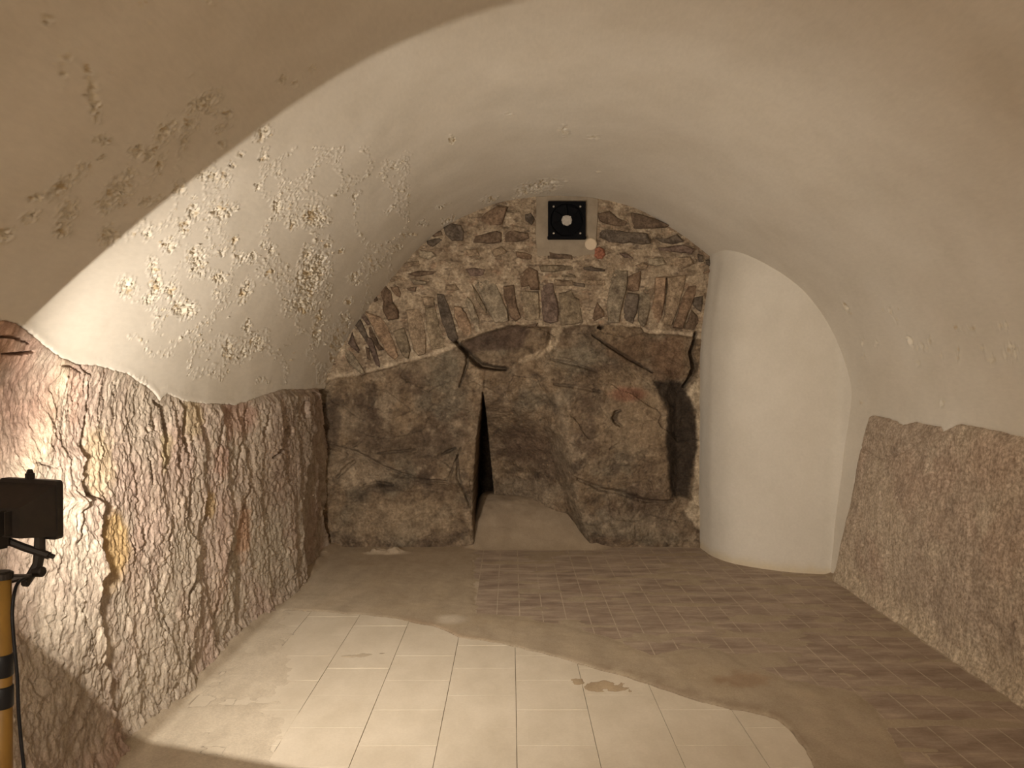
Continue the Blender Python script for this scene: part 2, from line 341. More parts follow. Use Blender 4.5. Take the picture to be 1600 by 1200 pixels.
# ------------------------------------------------------------------ left rock wall
CRACKS_L = [ # polyline, half width px, depth m
 ([(133,600),(133,625),(131,680),(124,702),(121,742),(119,783),(113,800)], 2.6, .05),
 ([(113,800),(114,830),(108,850)], 1.3, .02),
 ([(128,770),(140,774),(152,790),(146,825),(146,867),(155,888),(144,917),(144,958),(154,992),(160,1033),(169,1062),(167,1083),(173,1112),(173,1135),(183,1165)], 3.2, .055),
 ([(241,628),(250,635),(254,657),(258,665),(257,685),(255,712),(257,730)], 2.6, .06),
 ([(283,627),(288,650),(286,682),(291,700),(292,717)], 2.4, .05),
 ([(281,712),(283,728)], 1.8, .04), ([(297,740),(296,785),(294,808)], 1.7, .035), ([(324,775),(324,812)], 1.6, .04),
 ([(355,818),(362,835),(364,848),(357,865),(351,868),(348,892)], 1.8, .04), ([(313,855),(310,861),(305,880),(298,921)], 2.0, .045), ([(268,806),(263,835),(261,862)], 1.5, .03),
 ([(391,760),(385,778),(380,792),(372,825)], 1.4, .03), ([(204,842),(210,862),(208,885)], 1.4, .03), ([(240,655),(241,672)],1.2,.02), ([(346,645),(342,690),(338,720)],1.4,.025),
 ([(230,715),(236,735),(239,756)],1.4,.03), ([(412,645),(408,690)],1.3,.03), ([(434,650),(431,700),(420,715)],1.6,.04), ([(466,628),(467,652)], 2.2, .05), ([(443,668),(443,680)], 3.0, .05), ([(386,640),(378,700),(368,750)],1.2,.025),
 ([(486,616),(490,644),(487,680)], 3.6, .07), ([(503,609),(502,680),(505,740),(511,788),(518,830),(521,856)], 3.0, .11),
 ([(482,680),(475,740),(470,800),(470,845),(473,890),(467,908)], 3.4, .05),
 ([(288,1010),(290,1050),(294,1062)],1.8,.04),([(300,900),(292,930),(287,960)],1.6,.03),([(255,960),(262,985)],1.4,.03),([(340,940),(336,965)],1.6,.03),
 ([(0,527),(20,526),(40,531),(52,536)], 1.4, .03), ([(8,553),(40,552),(60,549)], 1.4, .025), ([(95,572),(110,572),(125,582)],1.3,.02),
 ([(45,722),(60,726),(80,731)], 1.0, .015),([(118,560),(130,578),(140,585)],1.4,.02),([(232,585),(233,600)],1.4,.02)]
def build_left():
    us = np.arange(-90, 532, 1.0); yfine = F * 1.62 / (U0 - us)
    ys = np.concatenate([np.arange(YF, yfine[0] - .03, .05), yfine, [6.98, 7.05]])
    hs = np.concatenate([np.arange(-.04, 1.86, .0042)])
    H, y = np.meshgrid(hs, ys, indexing='ij')
    X = XL(H); u, v = left_px(y, H)
    uc = np.clip(u, -600, 700)
    # bark like fissured rock: slanted scales with the grain running up the wall
    wz = .10 * fbm(y * 2.2, H * 1.6, 1, 3); wh = .16 * fbm(y * 2.0, H * 1.5, 6, 3)
    fl = 1 - sst(30, 118, uc - (v - 575) * -.43)                 # smooth face left of the diagonal ridge
    Yw = y + wz + .10 * H
    f1, f2, ox, oy, rv = worley(Yw * 3.6, H * 1.7 + wh * 3, 1)
    A = -.014 * ox + .012 * (rv - .5)
    g1, g2, px, py, rv2 = worley(Yw * 10 + .6 * perlin(y * 16, H * 12, 2), H * 5.5 + wh * 5 + .6 * perlin(y * 14, H * 12, 4), 2)
    B = -.0075 * px + .002 * py + .005 * (rv2 - .5) - .005 * (1 - sst(0, .10, g2 - g1)) * sst(-.1, .4, perlin(y * 5, H * 3, 14))
    h1, h2, qx, qy, rv3 = worley(Yw * 24 + .5 * perlin(y * 40, H * 30, 6), H * 15 + wh * 9 + .5 * perlin(y * 40, H * 30, 9), 3)
    B2 = -.0062 * qx + .003 * qy + .004 * (rv3 - .5) - .005 * (1 - sst(0, .12, h2 - h1)) * sst(-.1, .3, perlin(y * 9, H * 6, 24))
    D = .045 * fbm(y * .9, H * .8, 2, 3) + .02 * fbm(y * 3.2, H * 2.2, 5, 3)
    fine = .0075 * fbm(y * 45, H * 26, 7, 3) - .004 * sst(.25, .6, ridged(y * 26, H * 12, 17, 2)) + .0022 * fbm(y * 120, H * 80, 3, 2)
    shal = 1 - .75 * fl
    near = 1 - .35 * (1 - sst(150, 330, uc))                # calmer between the two big cracks
    d = D + shal * near * (A + B + B2) + fine + .008 * fl * fbm(y * 12, H * 12, 6, 3)
    # diagonal ridge
    dr, _ = polydist(uc, v, [(102, 570), (88, 600), (60, 680), (30, 745), (-40, 900)])
    side = (uc - 102) + (v - 570) * .41
    d = d + .030 * sst(-26, 0, side) * (1 - sst(0, 90, side)) * (v < 780)
    # blocks split by the big cracks stand at different depths
    st1 = curve([(570, 133), (700, 126), (783, 119), (800, 113), (860, 100)], v)     # u of crack A by v
    st2 = curve([(771, 134), (790, 152), (867, 146), (888, 155), (917, 144), (958, 144), (992, 154), (1062, 169), (1112, 173), (1165, 183)], v)
    d = d + .030 * (1 - sst(-1.5, 1.5, uc - st1)) * sst(690, 720, v) * (1 - sst(780, 800, v)) * sst(60, 110, uc)
    d = d + .034 * (1 - sst(-1.5, 1.5, uc - st2)) * sst(768, 785, v) * sst(20, 120, uc)
    # buttress folds near the back corner
    d = d + .055 * (1 - sst(-2, 2.5, uc - curve([(600, 500), (700, 478), (760, 472), (850, 470), (910, 468)], v))) * sst(370, 455, uc)
    d = d - .035 * sst(492, 500, uc)
    c_u = uc + 1.2 * perlin(uc / 6, v / 9, 3)
    for pts, wd, dep in CRACKS_L:
        p = np.array(pts); k = (uc > p[:, 0].min() - 14) & (uc < p[:, 0].max() + 14) & (v > p[:, 1].min() - 14) & (v < p[:, 1].max() + 14)
        if not k.any(): continue
        dd, t = polydist(c_u[k], v[k], pts)
        pv = p[:, 1]
        if pv[-1] - pv[0] > 25 and np.all(np.diff(pv) > -5):
            kk = (v > pv.min() - 14) & (v < pv.max() + 14) & (uc > p[:, 0].min() - 90) & (uc < p[:, 0].max() + 4)
            u0 = np.interp(v[kk], np.maximum.accumulate(pv), p[:, 0]) + 1.2
            d[kk] += .38 * dep * np.exp(np.minimum(uc[kk] - u0, 0) / 16) * (uc[kk] < u0) * sst(pv[0] - 12, pv[0] + 14, v[kk]) * (1 - sst(pv[-1] - 14, pv[-1] + 12, v[kk]))
        wv_ = wd * (.55 + .75 * np.sin(np.pi * np.clip(t, .04, .96)) * (.8 + .5 * perlin(v[k] / 11, uc[k] / 30, 2)))
        d[k] -= 1.7 * dep * np.exp(-(dd / np.maximum(wv_ * 1.35, .9)) ** 4)
    mk = left_mask(y, H)
    d = np.where(mk < .05, d * (.35 + .65 * sst(0, .05, mk)) , d)
    d = d - .045 * (1 - sst(-.04, .004, mk))
    d = d + .035 * (1 - sst(0, .10, H)) * .6
    P = np.stack([X + d, y, H], -1)
    # colour
    pink = np.array([.47, .37, .31]); grey = np.array([.47, .41, .335]); redd = np.array([.40, .265, .21]); och = np.array([.56, .40, .20]); pale = np.array([.60, .52, .42]); dk = np.array([.30, .235, .18])
    n = fbm(y * 1.6, H * 1.2, 20, 4); n2 = fbm(y * 3.5, H * 3, 25, 4); n3 = fbm(y * 9, H * 4, 27, 3)
    col = mixc(np.broadcast_to(grey, X.shape + (3,)), pink, sst(-.25, .3, n + .25 * n3))
    col = mixc(col, pale, .5 * sst(.05, .4, n2))
    col = mixc(col, redd, .75 * sst(.12, .4, fbm(y * 2.5, H * 2, 31, 4)) * (.5 + .5 * fl))
    col = mixc(col, redd * 1.05, .6 * fl * sst(-.12, .25, n2))
    col = mixc(col, [.56, .36, .27], .75 * (1 - sst(20, 60, uc)) * (1 - sst(555, 585, v)))
    def blob(cu, cv, ru, rv_, c, a, ns=.5):
        nonlocal col
        q = np.hypot((uc - cu) / ru, (v - cv) / rv_) + ns * fbm(uc / 14, v / 20, cu, 3)
        col = mixc(col, c, a * (1 - sst(.6, 1.15, q)))
    blob(178, 848, 26, 56, och, .95, .3); blob(166, 900, 26, 30, och * 1.1, .4); blob(150, 720, 30, 60, pale * [1.05, .98, .78], .6); blob(160, 1010, 26, 60, pale, .7)
    blob(256, 700, 12, 40, [.52, .44, .25], .6); blob(300, 650, 18, 40, [.5, .42, .25], .55); blob(330, 790, 10, 24, [.5, .36, .16], .6); blob(372, 650, 30, 40, [.42, .22, .16], .45)
    blob(380, 830, 12, 50, [.45, .24, .13], .55); blob(410, 740, 36, 80, dk * 1.25, .4); blob(450, 700, 40, 120, dk, .55); blob(490, 760, 26, 170, dk, .4); blob(420, 870, 30, 60, [.44, .39, .31], .6); blob(345, 720, 14, 30, [.45, .25, .19], .4)
    blob(90, 1110, 90, 110, [.42, .36, .29], .75)
    col = mixc(col, pale * [1.04, 1.0, .9], .6 * np.exp(-(dr / 12) ** 2) * (v < 800))
    blob(60, 620, 34, 60, redd * 1.1, .35); blob(110, 620, 14, 60, [.55, .38, .30], .6); blob(92, 650, 14, 60, pale, .5)
    me = grid_mesh('wall_left', P, col)
    o = link('wall_left', me, M_rockL); tag(o, kind='structure', label='rough fissured bedrock face along the left wall'); return o
build_left()

# ------------------------------------------------------------------ right rock wall
def build_right():
    ys = np.concatenate([np.arange(YF, 3.2, .06), np.arange(3.2, 6.0, .0085)]); hs = np.arange(-.04, 1.5, .0065)
    H, y = np.meshgrid(hs, ys, indexing='ij')
    X = XR(H) + splayR(y); u, v = to_px(X, y, H)
    wz = .2 * fbm(y * 2, H * 2, 41, 3)
    f1, f2, ox, oy, rv = worley((y + wz) * 3.2, (H + wz) * 2.4, 5)
    g1, g2, px, py, r2 = worley((y + wz) * 15, (H + wz) * 11, 6)
    d = .03 + .03 * fbm(y * 1.2, H * 1.2, 42, 3) + .006 * (rv - .5) + .004 * ox + .012 * fbm(y * 8, H * 5, 43, 4) + .005 * (r2 - .5) + .004 * fbm(y * 40, H * 30, 44, 3)
    d = d - .012 * sst(.25, .55, fbm(y * 22, H * 18, 48, 2) )
    dd, t = polydist(u, v, [(1350, 700), (1380, 720), (1420, 705), (1445, 685), (1472, 672)])
    d = d - .02 * np.exp(-(dd / 2.4) ** 2)
    mk = right_mask(y, H)
    d = d * (.4 + .6 * sst(0, .08, mk)) - .05 * (1 - sst(-.03, .012, mk + .006 * fbm(y * 30, H * 30, 46, 2)))
    d = d + .02 * (1 - sst(0, .10, H))
    P = np.stack([X - d, y, H], -1)
    a = np.array([.54, .45, .35]); b = np.array([.46, .375, .295]); r = np.array([.47, .345, .265]); dk = np.array([.34, .27, .215]); pl = np.array([.62, .54, .43])
    col = mixc(np.broadcast_to(a, X.shape + (3,)), b, sst(-.2, .25, fbm(y * 1.5, H * 1.2, 51, 4)))
    col = mixc(col, r, .45 * sst(.05, .35, fbm(y * 1.7, H * 1.7, 53, 4)))
    col = mixc(col, dk, .55 * sst(.15, .4, fbm(y * 7, H * 4.5, 55, 4)))
    col = mixc(col, pl, .55 * sst(.1, .4, fbm(y * 3, H * 3, 57, 4)))
    col = mixc(col, pl * [.98, .95, .88], .6 * (1 - sst(.02, .3, H + .2 * fbm(y * 3, H * 3, 58, 3))))
    q = np.hypot((u - 1560) / 50, (v - 720) / 60); col = mixc(col, [.46, .33, .25], .5 * (1 - sst(.4, 1.2, q)))
    me = grid_mesh('wall_right', P, col, flip=True)
    o = link('wall_right', me, M_rockR); tag(o, kind='structure', label='brown pitted bedrock face low on the right wall'); return o
build_right()

# ------------------------------------------------------------------ back wall: bedrock with a cleft, masonry above
ROCK_TOP = [(480, 600), (505, 598), (530, 590), (560, 587), (600, 577), (640, 565), (680, 556), (715, 541), (722, 533), (745, 524), (780, 512), (800, 507), (830, 509), (850, 511), (880, 512), (905, 508), (950, 508), (1000, 512), (1008, 521), (1060, 524), (1090, 530), (1130, 536)]
CRACKS_B = [([(712,534),(728,549),(734,556),(744,565),(752,571),(773,575),(790,576)], 3.6, .12), ([(728,552),(730,567),(725,583),(718,604)], 1.6, .05),
 ([(925,524),(960,547),(986,563),(1017,582)], 1.8, .04), ([(1088,520),(1079,551),(1085,576),(1080,585),(1068,603)], 3.2, .10), ([(966,641),(960,644),(957,652),(960,660),(966,664)], 2.6, .05),
 ([(903,748),(938,763),(970,769),(1008,782),(1050,782)], 3.6, .04), ([(935,512),(941,511)], 2.6, .08), ([(570,758),(592,755),(612,759)], 3.0, .025), ([(575,740),(595,760)],1.0,.01),
 ([(510,694),(560,706),(600,730),(640,744)], 2.4, .025), ([(640,748),(700,752),(720,700)], 1.6, .02), ([(714,712),(716,745),(735,790)], 2.0, .04), ([(528,745),(545,728),(552,722)], 3.0, .025),
 ([(590,708),(625,705),(650,702)], 1.6, .02), ([(860,562),(900,570),(930,580)], 2.0, .02), ([(865,600),(910,606),(935,612)], 2.4, .02), ([(690,710),(712,700)],1.6,.03),([(950,700),(965,690)],1.6,.015)]
def back_base(X, H):
    """depth of the back wall (metres beyond YB), in terms of where the point shows at YB"""
    u = U0 + F * X / YB; v = V0 - (H - EYE) * F / YB
    vt = curve(ROCK_TOP, u)
    rock = sst(-1.5, 2.5, v - vt + 1.2 * perlin(u / 7, v / 7, 3))
    d = rock * (-.035 + .07 * fbm(X * 1.6, H * 1.6, 61, 3) + .035 * fbm(X * 4.5, H * 4, 62, 4)) + rock * (.014 * fbm(X * 18, H * 16, 63, 4) + .010 * (ridged(X * 9, H * 11, 64, 3) - .4))
    f1, f2, ox, oy, rv = worley(X * 3.2 + .5 * fbm(X * 3, H * 3, 60, 2), H * 4.2, 9)
    d += rock * (.03 * (rv - .5) + .018 * oy)
    # left mass: leans forward at its foot, with a scooped lower part
    d -= rock * .05 * sst(745, 850, v)
    # ledge across the left mass
    lv = curve([(500, 688), (560, 706), (620, 738), (700, 758), (740, 760)], u)
    d += rock * .05 * np.exp(-((v - lv - 14) / 12) ** 2) * (u < 735) - rock * .03 * np.exp(-((v - lv + 6) / 9) ** 2) * (u < 735)
    # the cleft
    eL = curve([(560, 760), (617, 753), (650, 750), (688, 745), (747, 741), (813, 739), (870, 744)], v) + .8 * perlin(v / 6, u * 0, 5)
    eR = curve([(560, 800), (592, 843), (652, 866), (737, 889), (801, 907), (860, 925)], v) + 2.2 * perlin(v / 14, u * 0, 8)
    inside = sst(-1.2, 2.2, u - eL) * (1 - sst(-22, 3, u - eR))
    dep = curve([(560, 0), (617, .03), (655, .26), (672, .40), (690, .54), (750, .68), (860, .74)], v)
    dep = dep * (1 - .55 * sst(-110, 0, u - eR)) + .05 * fbm(X * 5, H * 5, 66, 3)
    d += rock * inside * np.maximum(dep, 0)
    d -= rock * .035 * np.exp(-((u - eL + 8) / 12) ** 2) * sst(640, 720, v)
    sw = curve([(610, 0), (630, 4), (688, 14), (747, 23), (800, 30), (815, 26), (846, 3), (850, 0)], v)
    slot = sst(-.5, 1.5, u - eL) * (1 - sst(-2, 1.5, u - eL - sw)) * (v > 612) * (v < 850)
    d += rock * .55 * slot  # narrow slot added so the cleft's shadow wedge falls darker
    # right boulder stands proud, its lower ledge undercut
    bl = sst(-4, 14, u - eR) * (1 - sst(1035, 1060, u)) * rock
    d -= bl * .10 * sst(560, 600, v) * (1 - sst(752, 786, v - (u - 900) * .19))
    ld = curve([(890, 748), (938, 763), (970, 769), (1008, 782), (1060, 784)], u)
    d += .05 * np.exp(-((v - ld - 6) / 8) ** 2) * bl
    # dark recess beside the pier
    q = sdf(u, v, [(1019, 598), (1043, 642), (1040, 690), (1049, 772), (1071, 775), (1085, 690), (1078, 627), (1059, 601)])
    d += rock * (.045 + .03 * fbm(X * 9, H * 6, 68, 3)) * sst(-6, 14, q + 5 * fbm(u / 9, v / 9, 3, 2))
    # flat slab under the arch stones
    q2 = sdf(u, v, [(722, 536), (745, 524), (800, 508), (858, 512), (857, 540), (835, 560), (800, 570), (752, 568), (735, 552)])
    d -= .05 * sst(-2, 5, q2) * (1 - .5 * sst(520, 565, v))
    for pts, wd, dp in CRACKS_B:
        p = np.array(pts); k = (u > p[:, 0].min() - 12) & (u < p[:, 0].max() + 12) & (v > p[:, 1].min() - 12) & (v < p[:, 1].max() + 12)
        if not k.any(): continue
        dd, t = polydist(u[k] + .8 * perlin(u[k] / 6, v[k] / 6, 1), v[k] + .8 * perlin(u[k] / 6, v[k] / 6, 4), pts)
        d[k] += 1.9 * dp * np.exp(-(dd / (wd * (.6 + .6 * np.sin(np.pi * np.clip(t, .05, .95))))) ** 2.5)
    # mortar of the masonry
    mo = 1 - rock
    g1, g2, px, py, rv2 = worley(X * 13, H * 26, 11)
    d += mo * (.006 * fbm(X * 3, H * 3, 71, 3) + .013 * fbm(X * 12, H * 20, 72, 4) + .010 * fbm(X * 40, H * 50, 76, 2) - .007 * ridged(X * 16, H * 30, 74, 2) * sst(-.1, .3, fbm(X * 3, H * 3, 75, 2)) + .009 * (rv2 - .5) * sst(.05, .2, g2 - g1))
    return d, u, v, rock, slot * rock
def build_back():
    xs = np.concatenate([[-1.95], np.arange(-1.85, 2.0, .0062), [2.4]]); hs = np.arange(-.08, 3.3, .0064)
    H, X = np.meshgrid(hs, xs, indexing='ij')
    d, u, v, rock, slot_shade = back_base(X, H)
    d = np.where((u > 1100), np.maximum(d, .0), d)
    P = np.stack([X, YB + d, H], -1)
    A = np.array([.285, .212, .142]); B = np.array([.175, .128, .09]); G = np.array([.215, .185, .14]); Lt = np.array([.39, .315, .23]); dk = np.array([.085, .062, .045])
    col = mixc(np.broadcast_to(A, X.shape + (3,)), B, sst(-.2, .25, fbm(X * 2.2, H * 2.2, 81, 4)))
    col = mixc(col, G, .7 * sst(.0, .3, fbm(X * 2.6, H * 2.6, 83, 3)))
    col = mixc(col, Lt, .6 * sst(.08, .35, fbm(X * 4, H * 4, 85, 4)))
    col = mixc(col, dk, .6 * sst(.12, .36, fbm(X * 6, H * 6, 87, 5))); col = mixc(col, Lt * 1.1, .5 * sst(.14, .4, fbm(X * 15, H * 15, 88, 4))); col = mixc(col, dk, .55 * sst(.16, .4, fbm(X * 20, H * 24, 89, 4)))
    def blob(cu, cv, ru, rv_, c, a, ns=.5):
        nonlocal col
        q = np.hypot((u - cu) / ru, (v - cv) / rv_) + ns * fbm(u / 22, v / 22, cu, 3)
        col = mixc(col, c, a * (1 - sst(.55, 1.2, q)))
    blob(560, 730, 40, 34, Lt * 1.1, .7); blob(545, 655, 30, 26, Lt, .5); blob(520, 660, 14, 40, dk * 1.4, .7); blob(640, 700, 90, 24, B * .7, .6); blob(620, 810, 110, 34, Lt * [1, .97, .92], .6)
    blob(660, 560, 60, 26, Lt, .5); blob(700, 580, 24, 40, G, .6); blob(600, 762, 26, 9, dk, .75); blob(820, 700, 55, 38, B * [.85, .78, .78], .75); blob(830, 780, 70, 22, Lt * .9, .5)
    blob(985, 650, 60, 70, Lt * [1, .95, .88], .55); blob(890, 560, 40, 22, G * 1.25, .7); blob(990, 545, 50, 26, [.20, .13, .08], .7); blob(1045, 560, 34, 40, [.22, .14, .09], .75)
    blob(978, 615, 32, 13, [.27, .13, .085], .8, .3); blob(880, 690, 16, 80, Lt, .5); blob(1000, 815, 90, 22, Lt * .85, .4)
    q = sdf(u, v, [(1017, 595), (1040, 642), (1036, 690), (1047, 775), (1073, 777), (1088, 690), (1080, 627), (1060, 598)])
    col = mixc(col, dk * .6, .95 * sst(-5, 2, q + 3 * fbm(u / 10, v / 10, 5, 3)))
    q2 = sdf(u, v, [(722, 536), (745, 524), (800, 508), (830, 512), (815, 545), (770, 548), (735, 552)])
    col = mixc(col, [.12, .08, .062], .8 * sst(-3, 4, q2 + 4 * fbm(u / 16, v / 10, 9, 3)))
    col = col * .80; col = mixc(col, [.05, .036, .026], .8 * slot_shade)  # shadow of the cleft wedge painted near black into the slot's colour
    # mortar colour
    mort = mixc(np.broadcast_to([.39, .315, .23], X.shape + (3,)), [.27, .205, .145], sst(-.1, .35, fbm(X * 5, H * 7, 91, 4)))
    mort = mixc(mort, [.50, .415, .315], .6 * sst(.1, .3, fbm(X * 9, H * 12, 93, 3)))
    mort = mixc(mort, [.34, .22, .15], .5 * sst(.22, .42, fbm(X * 8, H * 12, 95, 3)))
    mort = mixc(mort, [.16, .12, .088], .75 * sst(.12, .35, fbm(X * 12, H * 26, 97, 4))); mort = mixc(mort, [.56, .48, .37], .7 * sst(.22, .42, fbm(X * 22, H * 30, 98, 3)))
    # pale mortar line where the arch rests on the rock
    vt = curve(ROCK_TOP, u); ln = np.exp(-((v - vt + 4) / 3.2) ** 2) * ((u < 720) | (u > 1005)); mort = mixc(mort, [.56, .47, .36], .8 * ln)
    col = mort * (1 - rock[..., None]) + col * rock[..., None]
    # plaster smeared between the rock and the pier
    q3 = sdf(u, v, [(1088, 590), (1072, 612), (1086, 640), (1088, 700), (1080, 780), (1068, 800), (1085, 822), (1096, 830), (1120, 830), (1120, 560), (1094, 560)])
    col = mixc(col, [.54, .46, .35], .85 * sst(-2, 3, q3 + 3 * fbm(u / 9, v / 9, 2, 2)))
    q4 = sdf(u, v, [(862, 512), (880, 510), (868, 545), (840, 560), (800, 572), (815, 560), (850, 545), (860, 530)])
    col = mixc(col, [.48, .395, .29], .85 * sst(-2, 3, q4 + 3 * fbm(u / 9, v / 9, 6, 2)))
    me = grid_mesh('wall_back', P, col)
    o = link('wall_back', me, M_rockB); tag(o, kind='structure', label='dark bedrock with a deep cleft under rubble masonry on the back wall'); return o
wall_back = build_back()

# ---- stones of the masonry, traced in enlarged views (origin x, origin y) at 7.5 px per pixel
rust = (.165, .116, .080); dbr = (.135, .098, .07); gry = (.24, .205, .155); dgr = (.11, .09, .072); tan = (.28, .22, .158); olv = (.205, .168, .12); pur = (.155, .115, .095); blk = (.02, .015, .012); orr = (.27, .195, .135)
ST = {(520, 440): [
 (dgr,[(110,950),(150,935),(190,1040),(150,1045)]),(gry,[(170,770),(240,850),(380,1080),(330,1080),(190,950),(140,870)]),(pur,[(230,590),(260,700),(310,800),(300,830),(200,740),(180,730)]),
 (dgr,[(270,520),(320,440),(380,560),(410,640),(400,730),(300,560)]),(pur,[(410,650),(460,680),(520,850),(550,1005),(500,970),(440,800),(405,720)]),(dbr,[(385,770),(430,790),(450,930),(405,890)]),
 (pur,[(310,370),(350,350),(440,490),(410,510),(350,430)]),(dbr,[(420,520),(455,530),(540,750),(590,795),(540,800),(430,620)]),
 (orr,[(375,350),(460,380),(560,420),(650,540),(720,720),(765,880),(720,910),(640,850),(580,730),(500,590),(430,450)]),(dbr,[(580,850),(620,880),(680,1000),(640,1000),(590,930)]),(dbr,[(430,1020),(520,995),(540,1040),(470,1060)]),
 (rust,[(545,60),(620,40),(690,130),(700,240),(760,330),(765,430),(650,450),(590,320),(600,230),(560,150)]),(rust,[(680,70),(760,60),(800,140),(790,190),(740,160),(700,110)]),(dbr,[(465,150),(505,150),(528,220),(490,235)]),
 (olv,[(705,590),(830,540),(870,660),(905,800),(885,900),(830,880),(760,740)]),(tan,[(865,340),(1000,310),(1060,420),(1090,650),(1085,840),(1000,865),(950,800),(900,620)])],
 (600, 400): [
 (olv,[(480,600),(590,600),(640,760),(690,960),(740,1060),(560,1090),(540,1000),(500,850)]),(tan,[(440,480),(580,490),(590,585),(475,585)]),(dgr,[(625,450),(700,450),(760,580),(820,780),(870,970),(810,1010),(750,950),(680,760),(630,560)]),
 (orr,[(820,590),(900,600),(960,680),(1010,800),(1020,930),(960,930),(880,840),(830,720)]),(gry,[(980,480),(1040,560),(1110,740),(1120,880),(1080,910),(1010,700),(960,560)]),(olv,[(1025,330),(1100,430),(1200,640),(1190,670),(1080,500)]),
 (dbr,[(280,210),(400,182),(620,185),(560,222),(380,242)]),(gry,[(300,260),(500,300),(500,330),(350,330)]),(tan,[(720,395),(730,350),(830,330),(880,390),(830,405)]),(dbr,[(270,380),(380,365),(370,415),(290,405)]),(tan,[(60,250),(250,250),(270,300),(80,300)])],
 (720, 390): [
 (gry,[(130,370),(350,340),(410,400),(480,560),(540,700),(560,830),(500,850),(400,850),(330,740),(250,560)]),(rust,[(500,440),(620,420),(650,640),(700,800),(640,840),(580,790),(540,640),(510,560)]),
 (rust,[(670,210),(800,190),(900,260),(910,470),(820,470),(800,420),(710,440),(690,330)]),(olv,[(710,490),(910,495),(920,700),(920,810),(750,830),(720,640)]),(pur,[(940,400),(1000,390),(1080,400),(1110,560),(1140,700),(1130,840),(1050,860),(970,840),(950,640)]),
 (dbr,[(770,890),(900,860),(880,900),(780,915)]),(pur,[(740,1040),(900,970),(1030,930),(1030,1100),(850,1180),(740,1170)]),(olv,[(1000,1260),(1000,1230),(1050,1230),(1050,1260)])],
 (830, 380): [
 (olv,[(325,590),(470,550),(500,620),(560,660),(600,920),(480,950),(350,960)]),(rust,[(770,700),(850,800),(850,860),(740,910),(720,880),(740,790)]),(gry,[(950,360),(990,310),(1060,330),(1130,330),(1120,500),(1060,740),(1030,930),(900,930),(890,760),(910,560)]),
 (dbr,[(200,100),(260,120),(470,140),(480,190),(330,180),(200,180)]),(olv,[(100,270),(300,260),(510,270),(480,310),(250,340),(120,330)]),(dgr,[(610,290),(700,270),(740,290),(860,310),(850,330),(700,325),(620,315)]),
 (tan,[(640,435),(860,435),(860,495),(640,485)]),(tan,[(270,430),(480,440),(500,495),(280,495)]),(dgr,[(490,460),(620,480),(620,520),(510,500)]),((.30,.13,.085),[(745,70),(800,50),(850,80),(865,140),(830,180),(780,185),(742,150)]),
 (olv,[(360,375),(500,375),(520,400),(370,395)])],
 (960, 380): [
 (rust,[(160,400),(300,330),(300,450),(280,560),(140,550)]),(dgr,[(150,590),(280,600),(270,740),(220,940),(110,900),(110,780)]),(gry,[(340,450),(400,430),(425,500),(415,760),(390,860),(350,980),(310,950),(280,900),(280,780),(300,560)]),
 (orr,[(480,410),(600,400),(590,600),(570,780),(510,970),(400,990),(400,900),(430,760),(470,640)]),(tan,[(620,400),(830,380),(800,560),(740,760),(720,850),(670,960),(600,950),(565,920),(595,760),(615,600)]),
 (rust,[(860,510),(960,490),(950,580),(890,750),(800,1000),(690,985),(740,830),(790,640)]),(dgr,[(940,640),(1030,620),(1010,800),(970,780),(920,720)]),(dbr,[(900,790),(980,860),(970,940),(930,1010),(820,1000),(870,880)]),
 (dgr,[(980,130),(1035,150),(1040,215),(990,220)]),(dgr,[(1068,200),(1110,200),(1130,270),(1080,245)]),(rust,[(1040,340),(1130,305),(1130,335),(1040,362)]),(pur,[(60,120),(150,125),(220,180),(120,170)]),
 (tan,[(250,260),(330,235),(390,260),(370,300),(310,310)])],
 (920, 300): [
 (dbr,[(105,260),(240,230),(330,310),(440,350),(430,400),(330,400),(200,370),(130,340)]),(dbr,[(490,245),(640,280),(760,320),(940,390),(900,415),(740,430),(520,430),(500,330)]),
 (dgr,[(120,440),(300,450),(480,480),(680,490),(720,600),(620,615),(480,590),(400,600),(250,590),(120,540)]),(dgr,[(770,540),(880,560),(1030,500),(1110,580),(980,610),(860,590)]),(pur,[(800,650),(1100,620),(1230,680),(1200,720),(1000,700),(820,690)]),
 (gry,[(690,790),(860,770),(900,850),(800,870),(700,850)]),(tan,[(1000,780),(1180,760),(1230,840),(1100,900),(1000,870)])],
 (720, 290): [
 (rust,[(290,330),(420,250),(540,260),(500,400),(480,460),(300,480),(160,470),(230,380)]),(dbr,[(165,590),(420,540),(470,560),(465,665),(300,680),(150,670)]),(dbr,[(480,545),(600,525),(780,560),(790,620),(650,660),(485,665)]),(dgr,[(750,350),(820,330),(860,400),(830,460),(760,410)]),
 (rust,[(650,780),(760,790),(830,820),(820,870),(720,860),(660,830)]),(pur,[(60,980),(160,970),(280,990),(260,1050),(120,1060)]),(olv,[(540,300),(650,300),(640,322),(550,322)]),(tan,[(60,760),(180,750),(220,820),(100,830)]),(tan,[(350,760),(480,720),(540,780),(400,830)])],
 (610, 300): [
 (dgr,[(630,420),(720,380),(830,400),(860,480),(850,570),(720,570),(650,500)]),(dgr,[(430,580),(600,530),(610,570),(500,640),(440,610)]),(gry,[(340,690),(480,700),(540,750),(440,790),(340,760)]),(dbr,[(460,515),(590,460),(610,510),(520,525)]),
 (tan,[(200,830),(330,810),(340,860),(210,880)])]}
